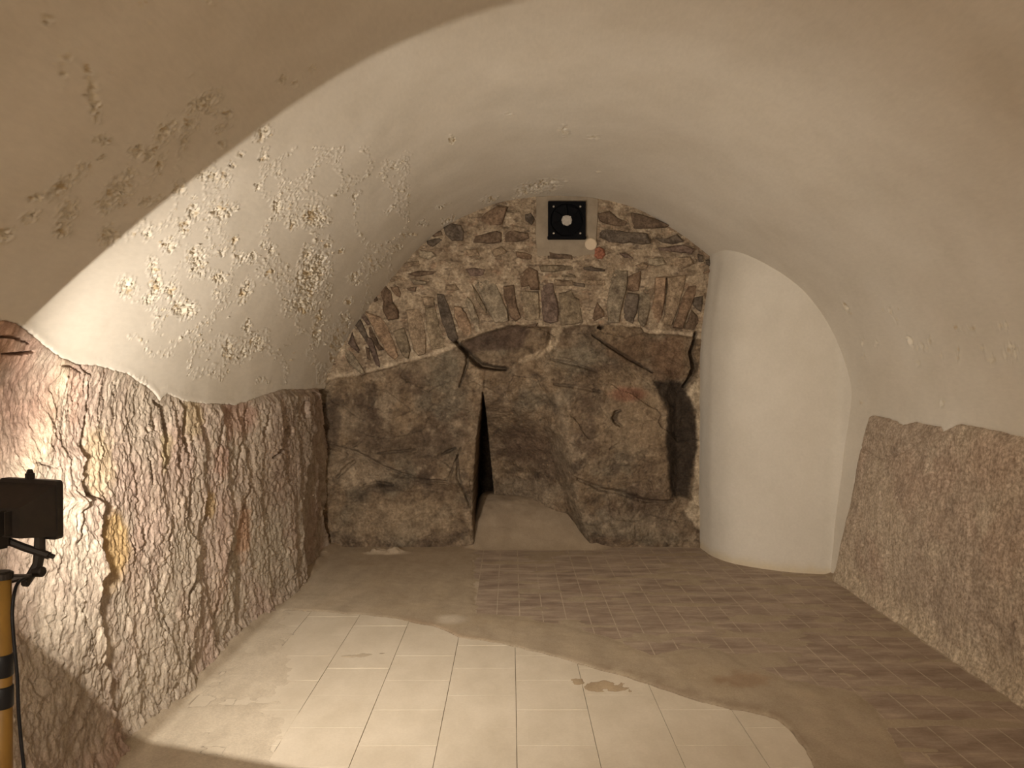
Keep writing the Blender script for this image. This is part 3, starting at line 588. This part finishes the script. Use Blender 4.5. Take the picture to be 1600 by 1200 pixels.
def stone_mesh(poly, seed):
    r = random.Random(seed)
    # densify and roughen the outline
    pts = []
    for i, (x0, y0) in enumerate(poly):
        x1, y1 = poly[(i + 1) % len(poly)]; L = math.hypot(x1 - x0, y1 - y0); n = max(1, min(3, int(L / 9)))
        for k in range(n):
            t = k / n; j = .9 if k else .35
            pts.append((x0 + (x1 - x0) * t + r.uniform(-j, j), y0 + (y1 - y0) * t + r.uniform(-j, j)))
    cx = sum(p[0] for p in pts) / len(pts); cy = sum(p[1] for p in pts) / len(pts)
    s = YB / F; bm = bmesh.new(); proud = r.uniform(.020, .036); tilt = (r.uniform(-.25, .25), r.uniform(-.2, .2))
    rings = []
    size = math.sqrt(abs(sum(pts[i][0] * pts[(i+1) % len(pts)][1] - pts[(i+1) % len(pts)][0] * pts[i][1] for i in range(len(pts))) / 2))
    ins = min(2.2, size * .16)
    for k, (inset, dep) in enumerate([(-.8, .05), (-.8, -.3 * proud), (ins * .25, -proud * .85), (ins * 1.1, -proud)]):
        ring = []
        for (px, py) in pts:
            dx, dy = cx - px, cy - py; L = math.hypot(dx, dy) + 1e-6; q = min(inset / L, .6)
            X, Z = (px + dx * q - U0) * s, EYE + (V0 - (py + dy * q)) * s
            y = YB + dep + ((tilt[0] * (px - cx) * s + tilt[1] * (py - cy) * s) if k else 0) + (r.uniform(-.003, .003) if k > 1 else 0)
            # bring the traced outline to where it stands at its own depth
            f = y / YB if k else 1
            ring.append(bm.verts.new((X * f, y, EYE + (Z - EYE) * f)))
        rings.append(ring)
    n = len(pts)
    for a, b in zip(rings, rings[1:]):
        for i in range(n): bm.faces.new((a[i], a[(i+1) % n], b[(i+1) % n], b[i]))
    c = bm.verts.new(((cx - U0) * s, YB - proud - r.uniform(0, .006), EYE + (V0 - cy) * s))
    for i in range(n): bm.faces.new((rings[-1][i], rings[-1][(i+1) % n], c))
    return bm
k = 0
for (ox, oy), lst in ST.items():
    for colr, poly in lst:
        k += 1
        pp = [(ox + x / 7.5, oy + y / 7.5) for x, y in poly]
        if min(p[1] for p in pp) > 545: continue
        o = bm_obj('stone', stone_mesh(pp, k), M_stone, wall_back, smooth=False)
        j = .85 + .3 * random.random(); o.color = (colr[0] * j, colr[1] * j, colr[2] * j, 1)
        if colr[0] == .30: o['label'] = 'red brick fragment'
# flat cement render around the fan
def wall_pt(px, py, y=YB): return Vector(((px - U0) * y / F, y, EYE + (V0 - py) * y / F))
bm = bmesh.new()
pp = [(838,309),(880,304),(925,309),(934,313),(933,345),(931,372),(931,397),(900,401),(870,399),(840,401),(837,370),(838,340)]
bmv = [bm.verts.new(wall_pt(px, py, YB - .018)) for px, py in pp]; bmw = [bm.verts.new(wall_pt(px + (1 if px < 880 else -1) * -1, py, YB + .03)) for px, py in pp]
bm.faces.new(bmv)
for i in range(len(pp)): bm.faces.new((bmv[i], bmv[(i+1) % len(pp)], bmw[(i+1) % len(pp)], bmw[i]))
M_cement = mat('cement', base=(.30, .245, .18), rough=.85, noise=[(8, W1, .3, .7, (.82, .8, .78), (1.15, 1.15, 1.15))], bump=[(30, W1, .4, .006)])
o = bm_obj('render_patch', bm, M_cement, wall_back); o['label'] = 'smooth grey cement render'

# ------------------------------------------------------------------ rounded pier in the far right corner
def build_pier():
    plan = [(1.74, 7.15), (1.70, 6.95), (1.685, 6.76), (1.69, 6.60), (1.71, 6.42), (1.80, 6.20), (1.97, 6.03), (2.17, 5.91), (2.36, 5.855), (2.46, 5.83), (2.52, 5.76), (2.60, 5.60)]
    Q = spline(plan, 10); hs = np.linspace(-.03, 2.95, 120)
    H, I = np.meshgrid(hs, np.arange(len(Q)), indexing='ij')
    q = I / (len(Q) - 1.0); X = Q[I, 0] + .040 * H * sst(.45, .75, q) + (1 - sst(.45, .75, q)) * (.005 * H + .085 * sst(1.7, 2.6, H)); Y = Q[I, 1] + 0 * H
    X = X + .006 * fbm(I * .05, H * 1.2, 33, 3); Y = Y + .008 * fbm(I * .05, H * 1.2, 35, 3)
    # soft flare where it runs into the floor
    P = np.stack([X, Y, H], -1); base = np.array([.66, .615, .54])
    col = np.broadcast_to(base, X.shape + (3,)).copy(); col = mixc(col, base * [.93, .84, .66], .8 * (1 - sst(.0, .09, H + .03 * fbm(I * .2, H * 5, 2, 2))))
    me = grid_mesh('pillar', P, col, flip=False)
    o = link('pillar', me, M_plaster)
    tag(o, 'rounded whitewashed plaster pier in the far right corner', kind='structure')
build_pier()

# ------------------------------------------------------------------ floor
C1 = [(-200, 1000), (200, 985), (420, 955), (560, 962), (627, 971), (678, 981), (718, 999), (805, 1014), (852, 1025), (903, 1041), (969, 1060), (1039, 1081), (1124, 1110), (1176, 1119), (1215, 1130), (1240, 1150), (1262, 1180), (1290, 1240), (1330, 1330), (3000, 5000)]
C2 = [(-200, 800), (700, 800), (728, 850), (737, 960), (820, 966), (900, 985), (960, 1002), (1020, 1026), (1060, 1018), (1120, 1018), (1170, 1042), (1240, 1068), (1340, 1085), (1372, 1112), (1400, 1160), (1425, 1210), (1500, 1350), (3000, 4000)]
bm = bmesh.new(); box(bm, (.45, 2.25, -.065), (4.9, 10.1, .07))
M_bed = mat('mortar_bed', base=(.2, .16, .12), rough=.9, noise=[(10, W1, .3, .7, (.85, .85, .85), (1.1, 1.1, 1.1))])
floor = bm_obj('floor', bm, M_bed); tag(floor, kind='structure', label='dusty tiled cellar floor')
def tile_bm(bm, x, y, wx, wy, top=0.0, th=.02, bev=.0015):
    a = [(x - wx/2, y - wy/2), (x + wx/2, y - wy/2), (x + wx/2, y + wy/2), (x - wx/2, y + wy/2)]
    lo = [bm.verts.new((p[0], p[1], top - th)) for p in a]; mi = [bm.verts.new((p[0], p[1], top - bev)) for p in a]
    hi = [bm.verts.new((p[0] + (bev if p[0] < x else -bev), p[1] + (bev if p[1] < y else -bev), top)) for p in a]
    bm.faces.new(hi)
    for i in range(4):
        j = (i + 1) % 4; bm.faces.new((lo[i], lo[j], mi[j], mi[i])); bm.faces.new((mi[i], mi[j], hi[j], hi[i]))
def cmid(u): return .5 * (curve(C1, u) + curve(C2, u))
BT, ST_ = .33, .147
bm = bmesh.new(); tile_bm(bm, 0, 0, BT - .0026, BT + .0045, bev=.0004); big = bpy.data.meshes.new('large_tile'); bmesh.ops.recalc_face_normals(bm, faces=bm.faces); bm.to_mesh(big); bm.free(); big.materials.append(M_tileb)
bm = bmesh.new(); tile_bm(bm, 0, 0, ST_ - .0055, ST_ - .0008, bev=.0004); small = bpy.data.meshes.new('small_tile'); bmesh.ops.recalc_face_normals(bm, faces=bm.faces); bm.to_mesh(small); bm.free(); small.materials.append(M_tiles)
def is_small(x, y):
    if y < 1.0: return x > 1.2
    u = U0 + F * x / y; v = V0 + F * EYE / y
    if x > 1.55: return True
    return u > 733 and v < cmid(u)
far_bm = bmesh.new(); nb = 0; behind = bmesh.new()
for i in range(-5, 8):
    x = .025 + BT * (i + .5)
    off = 3.143 if i % 2 == 0 else 3.302
    for j in range(-18, 12):
        y = off + .336 * (j + .5)
        if x < -1.75 or x > 2.6 or y > 6.95 or y < -2.6 or is_small(x, y): continue
        vis = y > 2.6 and abs(U0 + F * x / y - 800) < 900
        if vis:
            o = bpy.data.objects.new('large_tile', big); C.objects.link(o); o.parent = floor; o.location = (x, y, .0006 * random.uniform(-1, 1)); o.rotation_euler = (random.uniform(-.002, .002), random.uniform(-.002, .002), random.uniform(-.002, .002)); nb += 1
        else: tile_bm(behind, x, y, BT - .004, .332)
sm = []
for i in range(-14, 20):
    x = .057 + ST_ * (i + .5)
    for j in range(-46, 20):
        y = 4.25 + ST_ * (j + .5)
        if x < -1.7 or x > 2.62 or y > 7.0 or y < -2.6 or not is_small(x, y): continue
        if y > 5.9 and x > 2.3: continue
        if y > 2.6 and U0 + F * x / y < 1680: sm.append((y * y + x * x, x, y))
        else: tile_bm(behind, x, y, .141, .141)
sm.sort()
fb = bmesh.new()
for q, (dd, x, y) in enumerate(sm):
    if q < 300:
        o = bpy.data.objects.new('small_tile', small); C.objects.link(o); o.parent = floor; o.location = (x, y, .00015 * random.uniform(-1, 1)); o.rotation_euler = (random.uniform(-.001, .001), random.uniform(-.001, .001), random.uniform(-.006, .006))
    else: tile_bm(fb, x, y, .141, .141)
if len(sm) > 300: tag(bm_obj('small_tiles_far', fb, M_tiles, floor), kind='stuff')
tag(bm_obj('tiles_behind', behind, M_tileb, floor), kind='stuff')

# mud and dust lying on the tiles: one thin uneven sheet
def build_film():
    xs = np.arange(-1.72, 2.62, .0125); ys = np.concatenate([np.arange(-2.5, 2.5, .1), np.arange(2.5, 7.75, .0125)])
    Y, X = np.meshgrid(ys, xs, indexing='ij')
    ye = np.maximum(Y, 1.0); u = U0 + F * X / ye; v = V0 + F * EYE / ye; mpp = ye * ye / (F * EYE)
    n = fbm(X * 3.5, Y * 3.5, 101, 4); n2 = fbm(X * 14, Y * 14, 103, 3); ns = fbm(X * 1.8, Y * 7, 105, 4)
    d1 = (curve(C1, u) - v) * mpp + .035 * n + .012 * n2        # metres inside the front edge
    d2 = (v - curve(C2, u)) * mpp + .08 * n + .02 * n2
    d2 = np.maximum(d2, (742 + 26 * n + 10 * n2 - u) * .01)
    m = np.minimum(sst(-.02, .05, d1), sst(-.03, .08, d2)) * (Y > 2.4)
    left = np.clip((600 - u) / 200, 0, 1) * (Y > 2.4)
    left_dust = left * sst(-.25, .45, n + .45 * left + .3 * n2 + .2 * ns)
    small_reg = (v < cmid(u)) & (u > 733) | (X > 1.55)
    bed = np.where(small_reg, -.0004, -.0045)
    z = bed + (.0045 - bed) * m + .002 * m * n2
    z = np.maximum(z, bed + (.0014 - bed) * np.clip(left_dust, 0, 1) + .0006 * n2)
    # thin wandering dust bands in the small tile area
    band = sst(.02, .4, ns + .35 * n) * small_reg * (Y > 2.4); z = np.maximum(z, bed + band * (.0009 - bed))
    # smears
    smear = np.zeros_like(z)
    for (cu, cv, ru, rv_, rot) in [(945, 1075, 62, 11, 6), (905, 1068, 18, 9, 0), (560, 1026, 44, 4, -4), (700, 968, 22, 8, 0), (628, 862, 40, 6, 0)]:
        a = math.radians(rot); du, dv = u - cu, v - cv; p = (du * math.cos(a) + dv * math.sin(a)) / ru; q = (-du * math.sin(a) + dv * math.cos(a)) / rv_
        smear = np.maximum(smear, 1 - sst(.5, 1.1, np.hypot(p, q) + .8 * n2 + .3 * n))
    z = np.maximum(z, bed + smear * (.0011 - bed))
    # dust skirts along the walls
    dl = X - (-1.58); dr = (2.44 + splayR(Y)) - X; db = YB - Y
    sk = .045 * np.exp(-np.maximum(dl - .02, 0) / .035) + .03 * np.exp(-np.maximum(dr - .01, 0) / .03) + .02 * np.exp(-np.maximum(db, 0) / .05)
    sk = sk * (1 + .7 * n) - .006; z = np.maximum(z, sk)
    # sand slope running up into the cleft
    up = sst(6.55, 7.5, Y) * (1 - sst(.50, .74, np.abs(X - .24 + .05 * n)))
    z = np.maximum(z, -.01 + .36 * up * (1 + .12 * n))
    # heap of crumbled plaster at the foot of the back wall
    hp = np.hypot((X + 1.05) / .27, (Y - 6.55) / .12) + .35 * n
    heap = (1 - sst(.1, 1.0, hp)); f1, f2, ox, oy, rv = worley(X * 24, Y * 24, 13)
    z = np.maximum(z, heap * (.035 + .04 * rv * sst(.03, .2, f2 - f1)) - .004)
    P = np.stack([X, Y, z], -1)
    mud = np.array([.425, .345, .245]); drk = np.array([.30, .225, .155]); pale = np.array([.62, .545, .435]); sand = np.array([.40, .325, .235]); grout = np.where(small_reg[..., None], np.array([.55, .47, .37]), np.array([.17, .13, .09]))
    col = mixc(np.broadcast_to(mud, X.shape + (3,)), sand, sst(-.3, .3, n))
    edge = np.exp(-((d1 - .06) / .06) ** 2) * sst(830, 960, u); col = mixc(col, drk, .75 * edge * sst(-.25, .2, n + n2))
    edge2 = np.exp(-((d1 - .03) / .05) ** 2) * (1 - sst(700, 800, u)) * sst(610, 650, u); col = mixc(col, [.40, .28, .18], .5 * edge2)
    lead = np.exp(-((d1 - .0) / .018) ** 2) * sst(640, 720, u) * (1 - sst(900, 1000, u)); col = mixc(col, pale * 1.1, .8 * lead)
    q = np.hypot((u - 1165) / 50, (v - 1065) / 16) + .6 * n2; col = mixc(col, [.30, .19, .11], .65 * (1 - sst(.4, 1.1, q)))
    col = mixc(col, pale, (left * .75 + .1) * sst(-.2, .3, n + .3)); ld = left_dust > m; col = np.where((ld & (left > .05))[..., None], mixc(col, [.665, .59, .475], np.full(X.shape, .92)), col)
    col = mixc(col, [.47, .36, .235], .85 * smear * (u > 800)); col = mixc(col, [.42, .34, .24], .55 * smear * (u < 600))
    q = np.hypot((u - 705) / 30, (v - 970) / 9) + .3 * n; col = mixc(col, [.62, .55, .45], .8 * (1 - sst(.3, 1.1, q)))
    col = mixc(col, sand * .92, np.clip(up * 3, 0, 1)); col = mixc(col, [.50, .42, .32], heap)
    rw = np.clip(sk / .01, 0, 1) * (X > .8); col = mixc(col, drk * 1.05, .7 * rw); lw = np.clip(sk / .012, 0, 1) * (X < 0); col = mixc(col, [.36, .29, .21], .75 * lw)
    low = np.where(small_reg, 1 - sst(-.00035, -.0001, z), 1 - sst(-.0012, -.0003, z)); col = col * (1 - low[..., None]) + grout * low[..., None]
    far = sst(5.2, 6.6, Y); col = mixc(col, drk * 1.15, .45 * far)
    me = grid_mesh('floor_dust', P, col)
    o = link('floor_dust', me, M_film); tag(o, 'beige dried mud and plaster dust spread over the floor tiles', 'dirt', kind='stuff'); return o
build_film()

# ------------------------------------------------------------------ fan on the back wall
def frame_at(px, py, y):
    return wall_pt(px, py, y)
fan = bpy.data.objects.new('ventilation_fan', None); C.objects.link(fan); fan.location = wall_pt(885, 346, YB - .02)
tag(fan, 'square black ventilation fan with grey hub high on the stone back wall', 'fan')
PX = YB / F
W = 58 * PX
bm = bmesh.new()                       # frame: square plate with a round opening
n = 32; r0 = W * .44
inner = [(r0 * math.cos(2*math.pi*i/n), r0 * math.sin(2*math.pi*i/n)) for i in range(n)]
outer = []
for (x, z) in inner:
    s = (W / 2) / max(abs(x), abs(z)); outer.append((x * s, z * s))
for (ya, yb) in ((-.045, .015),):
    A = [bm.verts.new((x, ya, z)) for x, z in outer]; B = [bm.verts.new((x, ya, z)) for x, z in inner]; D = [bm.verts.new((x, yb, z)) for x, z in inner]; E = [bm.verts.new((x, yb, z)) for x, z in outer]
    for i in range(n):
        j = (i + 1) % n; bm.faces.new((A[i], A[j], B[j], B[i])); bm.faces.new((B[i], B[j], D[j], D[i])); bm.faces.new((A[j], A[i], E[i], E[j]))
box(bm, (0, -.047, -W * .47), (W * 1.04, .02, W * .06))
bm_obj('frame', bm, M_fan, fan)
bm = bmesh.new(); tube(bm, [(0, -.009, 0), (0, -.004, 0)], r0 * 1.02, 24); bm_obj('back_plate', bm, M_fan, fan)
bm = bmesh.new(); tube(bm, [(0, .008, 0), (0, -.030, 0), (0, -.036, 0)], [8.2 * PX, 8.2 * PX, 6.8 * PX], 20); hub = bm_obj('hub', bm, M_grey, fan)
for i in range(4):
    a = math.pi / 4 + i * math.pi / 2; bm = bmesh.new(); tube(bm, [(7.6 * PX * math.cos(a), -.028, 7.0 * PX * math.sin(a)), (7.6 * PX * math.cos(a), -.041, 7.0 * PX * math.sin(a))], .007, 8); bm_obj('hub_screw', bm, M_steel, hub)
for i in range(7):
    a0 = 2 * math.pi * i / 7; bm = bmesh.new(); g = []
    for q in range(5):
        t = q / 4; rr = 7.5 * PX + t * (r0 * .96 - 7.5 * PX); a = a0 + .25 * t; wd = .30 + .12 * t
        g.append((bm.verts.new((rr * math.cos(a - wd), -.034, rr * math.sin(a - wd))), bm.verts.new((rr * math.cos(a + wd), -.013, rr * math.sin(a + wd)))))
    for q in range(4): bm.faces.new((g[q][0], g[q][1], g[q+1][1], g[q+1][0]))
    bm_obj('blade', bm, M_fan, fan, smooth=True)
for (sx, sz) in ((-1, 1), (1, 1), (-1, -1), (1, -1)):
    bm = bmesh.new(); c = (sx * W * .355, -.045, sz * W * .355); tube(bm, [c, (c[0], -.053, c[2]), (c[0], -.056, c[2])], [.0095, .0095, .005], 10); bm_obj('screw', bm, M_steel, fan)
# round blank cover
bm = bmesh.new(); tube(bm, [(0, .01, 0), (0, -.006, 0), (0, -.011, 0)], [9.2 * PX, 9.2 * PX, 7.6 * PX], 28)
cv = bm_obj('cover_plate', bm, M_cover); cv.location = wall_pt(923, 382, YB - .022)
tag(cv, 'small round beige blank cover plate below the fan', 'cover plate')

# ------------------------------------------------------------------ work light, seen from behind
LC = Vector((-1.208, 1.93, 1.203)); fwd = Vector((.305, .952, 0)).normalized(); sdv = Vector((fwd.y, -fwd.x, 0))
MR = Matrix((( sdv.x, fwd.x, 0, LC.x), (sdv.y, fwd.y, 0, LC.y), (0, 0, 1, LC.z), (0, 0, 0, 1)))   # local: x to its right, y forward, z up
wl = bpy.data.objects.new('work_light', None); C.objects.link(wl); wl.matrix_world = MR
tag(wl, 'black halogen work light seen from behind at the left edge, lighting the vault', 'work light')
OW, OH, DP = .085, .056, .051       # opening half sizes, tube depth behind it
def ringbox(bm, w0, h0, w1, h1, y0, y1):      # open tapered wall from (w0,h0) at y0 to (w1,h1) at y1
    a = [bm.verts.new((x * w0, y0, z * h0)) for x, z in ((-1,-1),(1,-1),(1,1),(-1,1))]; b = [bm.verts.new((x * w1, y1, z * h1)) for x, z in ((-1,-1),(1,-1),(1,1),(-1,1))]
    for i in range(4): bm.faces.new((a[i], a[(i+1)%4], b[(i+1)%4], b[i]))
    return a, b
bm = bmesh.new()
a, b = ringbox(bm, OW + .006, OH + .010, .066, 1, -.012, -.095)
for q, z in zip(b, (-.056, -.056, .016, .016)): q.co.z = z
bm.faces.new(b)
a2, b2 = ringbox(bm, OW + .001, OH + .004, .060, 1, -.012, -.088)
for q, z in zip(b2, (-.050, -.050, .010, .010)): q.co.z = z
bm.faces.new(b2[::-1])
for i in range(4): bm.faces.new((a[i], a[(i+1)%4], a2[(i+1)%4], a2[i]))
bm_obj('housing', bm, M_black, wl)
bm = bmesh.new()                     # front frame: thick rounded rim
n = 24
def rr(w, h, r, k=6):
    out = []
    for cx, cz, a0 in ((w - r, h - r, 0), (-w + r, h - r, 90), (-w + r, -h + r, 180), (w - r, -h + r, 270)):
        for q in range(k): a = math.radians(a0 + 90 * q / (k - 1)); out.append((cx + r * math.cos(a), cz + r * math.sin(a)))
    return out
O = rr(.0955, .0735, .011); I = rr(OW, OH, .004)
L4 = [[bm.verts.new((x, y, z)) for x, z in P_] for P_, y in ((O, -.018), (O, -.001), (I, .0), (I, -.016))]
for A, B in zip(L4, L4[1:] + L4[:1]):
    for i in range(len(A)): bm.faces.new((A[i], A[(i+1) % len(A)], B[(i+1) % len(B)], B[i]))
bm_obj('front_frame', bm, M_black, wl)
bm = bmesh.new(); box(bm, (0, -.012, .081), (.016, .022, .022), bevel=.004); box(bm, (.0, -.012, .094), (.011, .012, .008), bevel=.002); bm_obj('latch', bm, M_black, wl)
for q in range(5):
    bm = bmesh.new(); box(bm, (-.040 + .02 * q, -.102, -.020), (.003, .022, .058)); bm_obj('cooling_fin', bm, M_black, wl)
bm = bmesh.new()                     # reflector trough
A = []
for x in (-.060, .060):
    A.append([bm.verts.new((x, -.066 + .046 * (abs(t) ** 1.7), t * (.054 if t < 0 else .040))) for t in np.linspace(-1, 1, 9)])
for i in range(8): bm.faces.new((A[0][i], A[1][i], A[1][i+1], A[0][i+1]))
bm_obj('reflector', bm, M_chrome, wl, smooth=True)
bm = bmesh.new(); tube(bm, [(-.052, -DP - .006, -.0025), (.052, -DP - .006, -.0025)], .0045, 10); bm_obj('halogen_tube', bm, M_lamp, wl)
ld = bpy.data.lights.new('halogen_beam', 'AREA'); ld.shape = 'RECTANGLE'; ld.size = .10; ld.size_y = .0022; ld.energy = LAMP_W; ld.color = LAMP_COL; ld.spread = math.radians(LAMP_SPREAD)
lo = bpy.data.objects.new('halogen_beam', ld); C.objects.link(lo); lo.parent = wl; lo.location = (0, -DP, -.0025); lo.rotation_euler = (math.radians(90), 0, 0)
for x in (-1, 1):
    bm = bmesh.new(); box(bm, (x * .062, -DP, 0), (.016, .014, .018), bevel=.002); bm_obj('lamp_socket', bm, M_grey, wl)
bm = bmesh.new(); g = [bm.verts.new(p) for p in ((-OW, -.008, -OH), (OW, -.008, -OH), (OW, -.008, OH), (-OW, -.008, OH))]; bm.faces.new(g); bm_obj('glass_pane', bm, M_glass, wl)
bm = bmesh.new(); box(bm, (-.020, -.098, -.066), (.060, .050, .040), bevel=.005); jb = bm_obj('terminal_box', bm, M_black, wl)
bm = bmesh.new()                     # yoke: bar under the body and an arm down to the foot plate
tube(bm, [(-.010, -.070, -.070), (.03, -.055, -.088), (.087, -.035, -.109)], .010, 8)
tube(bm, [(.058, -.035, -.060), (.058, -.036, -.100), (.056, -.040, -.132), (.043, -.060, -.172)], [.012, .013, .012, .010], 8)
tube(bm, [(-.088, -.035, -.045), (-.088, -.045, -.085), (-.02, -.065, -.075)], .006, 8)
bm_obj('yoke', bm, M_black, wl)
bm = bmesh.new(); box(bm, (.043, -.085, -.158), (.024, .075, .006), bevel=.001); box(bm, (.043, -.062, -.172), (.022, .012, .018), bevel=.003); bm_obj('foot_plate', bm, M_black, wl)
bm = bmesh.new(); tube(bm, [(.070, -.036, -.104), (.096, -.030, -.112)], .006, 10); bm_obj('pivot_bolt', bm, M_black, wl)
bm = bmesh.new(); tube(bm, [(.048, -.045, -.148), (.074, -.043, -.148), (.078, -.043, -.148)], [.014, .013, .009], 12); bm_obj('clamp_knob', bm, M_black, wl)

PB = Vector((-1.205, 1.80, 0)); PT = 1.062
stand = bpy.data.objects.new('light_stand', None); C.objects.link(stand); stand.location = PB
tag(stand, 'yellow metal pole stand with black tape bands under the work light', 'light stand')
bm = bmesh.new(); tube(bm, [(0, 0, .10), (0, 0, PT)], .0195, 20); bm_obj('pole', bm, M_yellow, stand, smooth=True)
bm = bmesh.new(); tube(bm, [(0, 0, PT - .006), (0, 0, PT + .008), (0, 0, PT + .012)], [.024, .024, .017], 20); box(bm, (.035, .012, PT - .002), (.05, .012, .005)); bm_obj('pole_cap', bm, M_black, stand)
for (v0, v1) in ((1023, 1058), (1073, 1107)):
    z1 = EYE - (v0 - V0) * 1.8 / F; z0 = EYE - (v1 - V0) * 1.8 / F
    bm = bmesh.new(); tube(bm, [(0, 0, z0), (0, 0, z0 + .003), (0, 0, z1 - .003), (0, 0, z1)], [.0205, .0222, .0222, .0205], 20); bm_obj('tape_band', bm, M_blackp, stand, smooth=True)
bm = bmesh.new(); tube(bm, [(0, 0, .34), (0, 0, .40)], .027, 16); bm_obj('leg_collar', bm, M_black, stand)
for i in range(3):
    a = math.radians(200 + 120 * i); dx, dy = math.cos(a), math.sin(a); R_ = .30
    bm = bmesh.new(); tube(bm, [(.022 * dx, .022 * dy, .37), (R_ * dx, R_ * dy, .02)], .011, 10); lg = bm_obj('leg', bm, M_black, stand)
    bm = bmesh.new(); tube(bm, [(R_ * dx, R_ * dy, .026), (R_ * 1.02 * dx, R_ * 1.02 * dy, .0065)], .015, 10); bm_obj('rubber_foot', bm, M_blackp, lg)
def at(px, py, y): return Vector(((px - U0) * y / F, y, EYE + (V0 - py) * y / F))
pts = [at(50, 900, 1.86), at(38, 903, 1.845), at(26, 912, 1.80), at(20, 930, 1.76), at(17, 960, 1.75), at(19, 1000, 1.745), at(24, 1060, 1.74), at(26, 1120, 1.74), at(33, 1200, 1.74), at(45, 1300, 1.74), at(60, 1420, 1.73)]
pts += [Vector((-1.08, 1.66, .12)), Vector((-1.02, 1.52, .018)), Vector((-.85, 1.2, .014)), Vector((-.7, .5, .014)), Vector((-.9, -.4, .014)), Vector((-1.0, -1.6, .014))]
Pn = []
for i in range(len(pts) - 1):
    p0, p1, p2, p3 = pts[max(i-1, 0)], pts[i], pts[i+1], pts[min(i+2, len(pts)-1)]
    for t in (0, .2, .4, .6, .8): Pn.append(.5 * ((2*p1) + (p2-p0)*t + (2*p0-5*p1+4*p2-p3)*t*t + (3*p1-p0-3*p2+p3)*t**3))
Pn.append(pts[-1])
bm = bmesh.new(); tube(bm, Pn, .0040, 8); cb = bm_obj('power_cable', bm, M_blackp, smooth=True)
tag(cb, 'thin black power cable hanging beside the yellow pole', 'cable')

# ------------------------------------------------------------------ added fill lamp, never in view, on the end wall behind the camera
bm = bmesh.new(); tube(bm, [(-.75, -2.53, 2.0), (-.75, -2.47, 2.0), (-.75, -2.45, 2.0)], [.23, .23, .17], 28)
cl = bm_obj('fill_lamp', bm, emat('fill_glow', FILL_COL, FILL_W)); tag(cl, 'added round fill lamp, unseen, on the end wall behind the viewer', 'fill lamp')
bm = bmesh.new(); tube(bm, [(-.75, -2.585, 2.0), (-.75, -2.535, 2.0)], .245, 28); bm_obj('fill_lamp_base', bm, M_grey, cl)
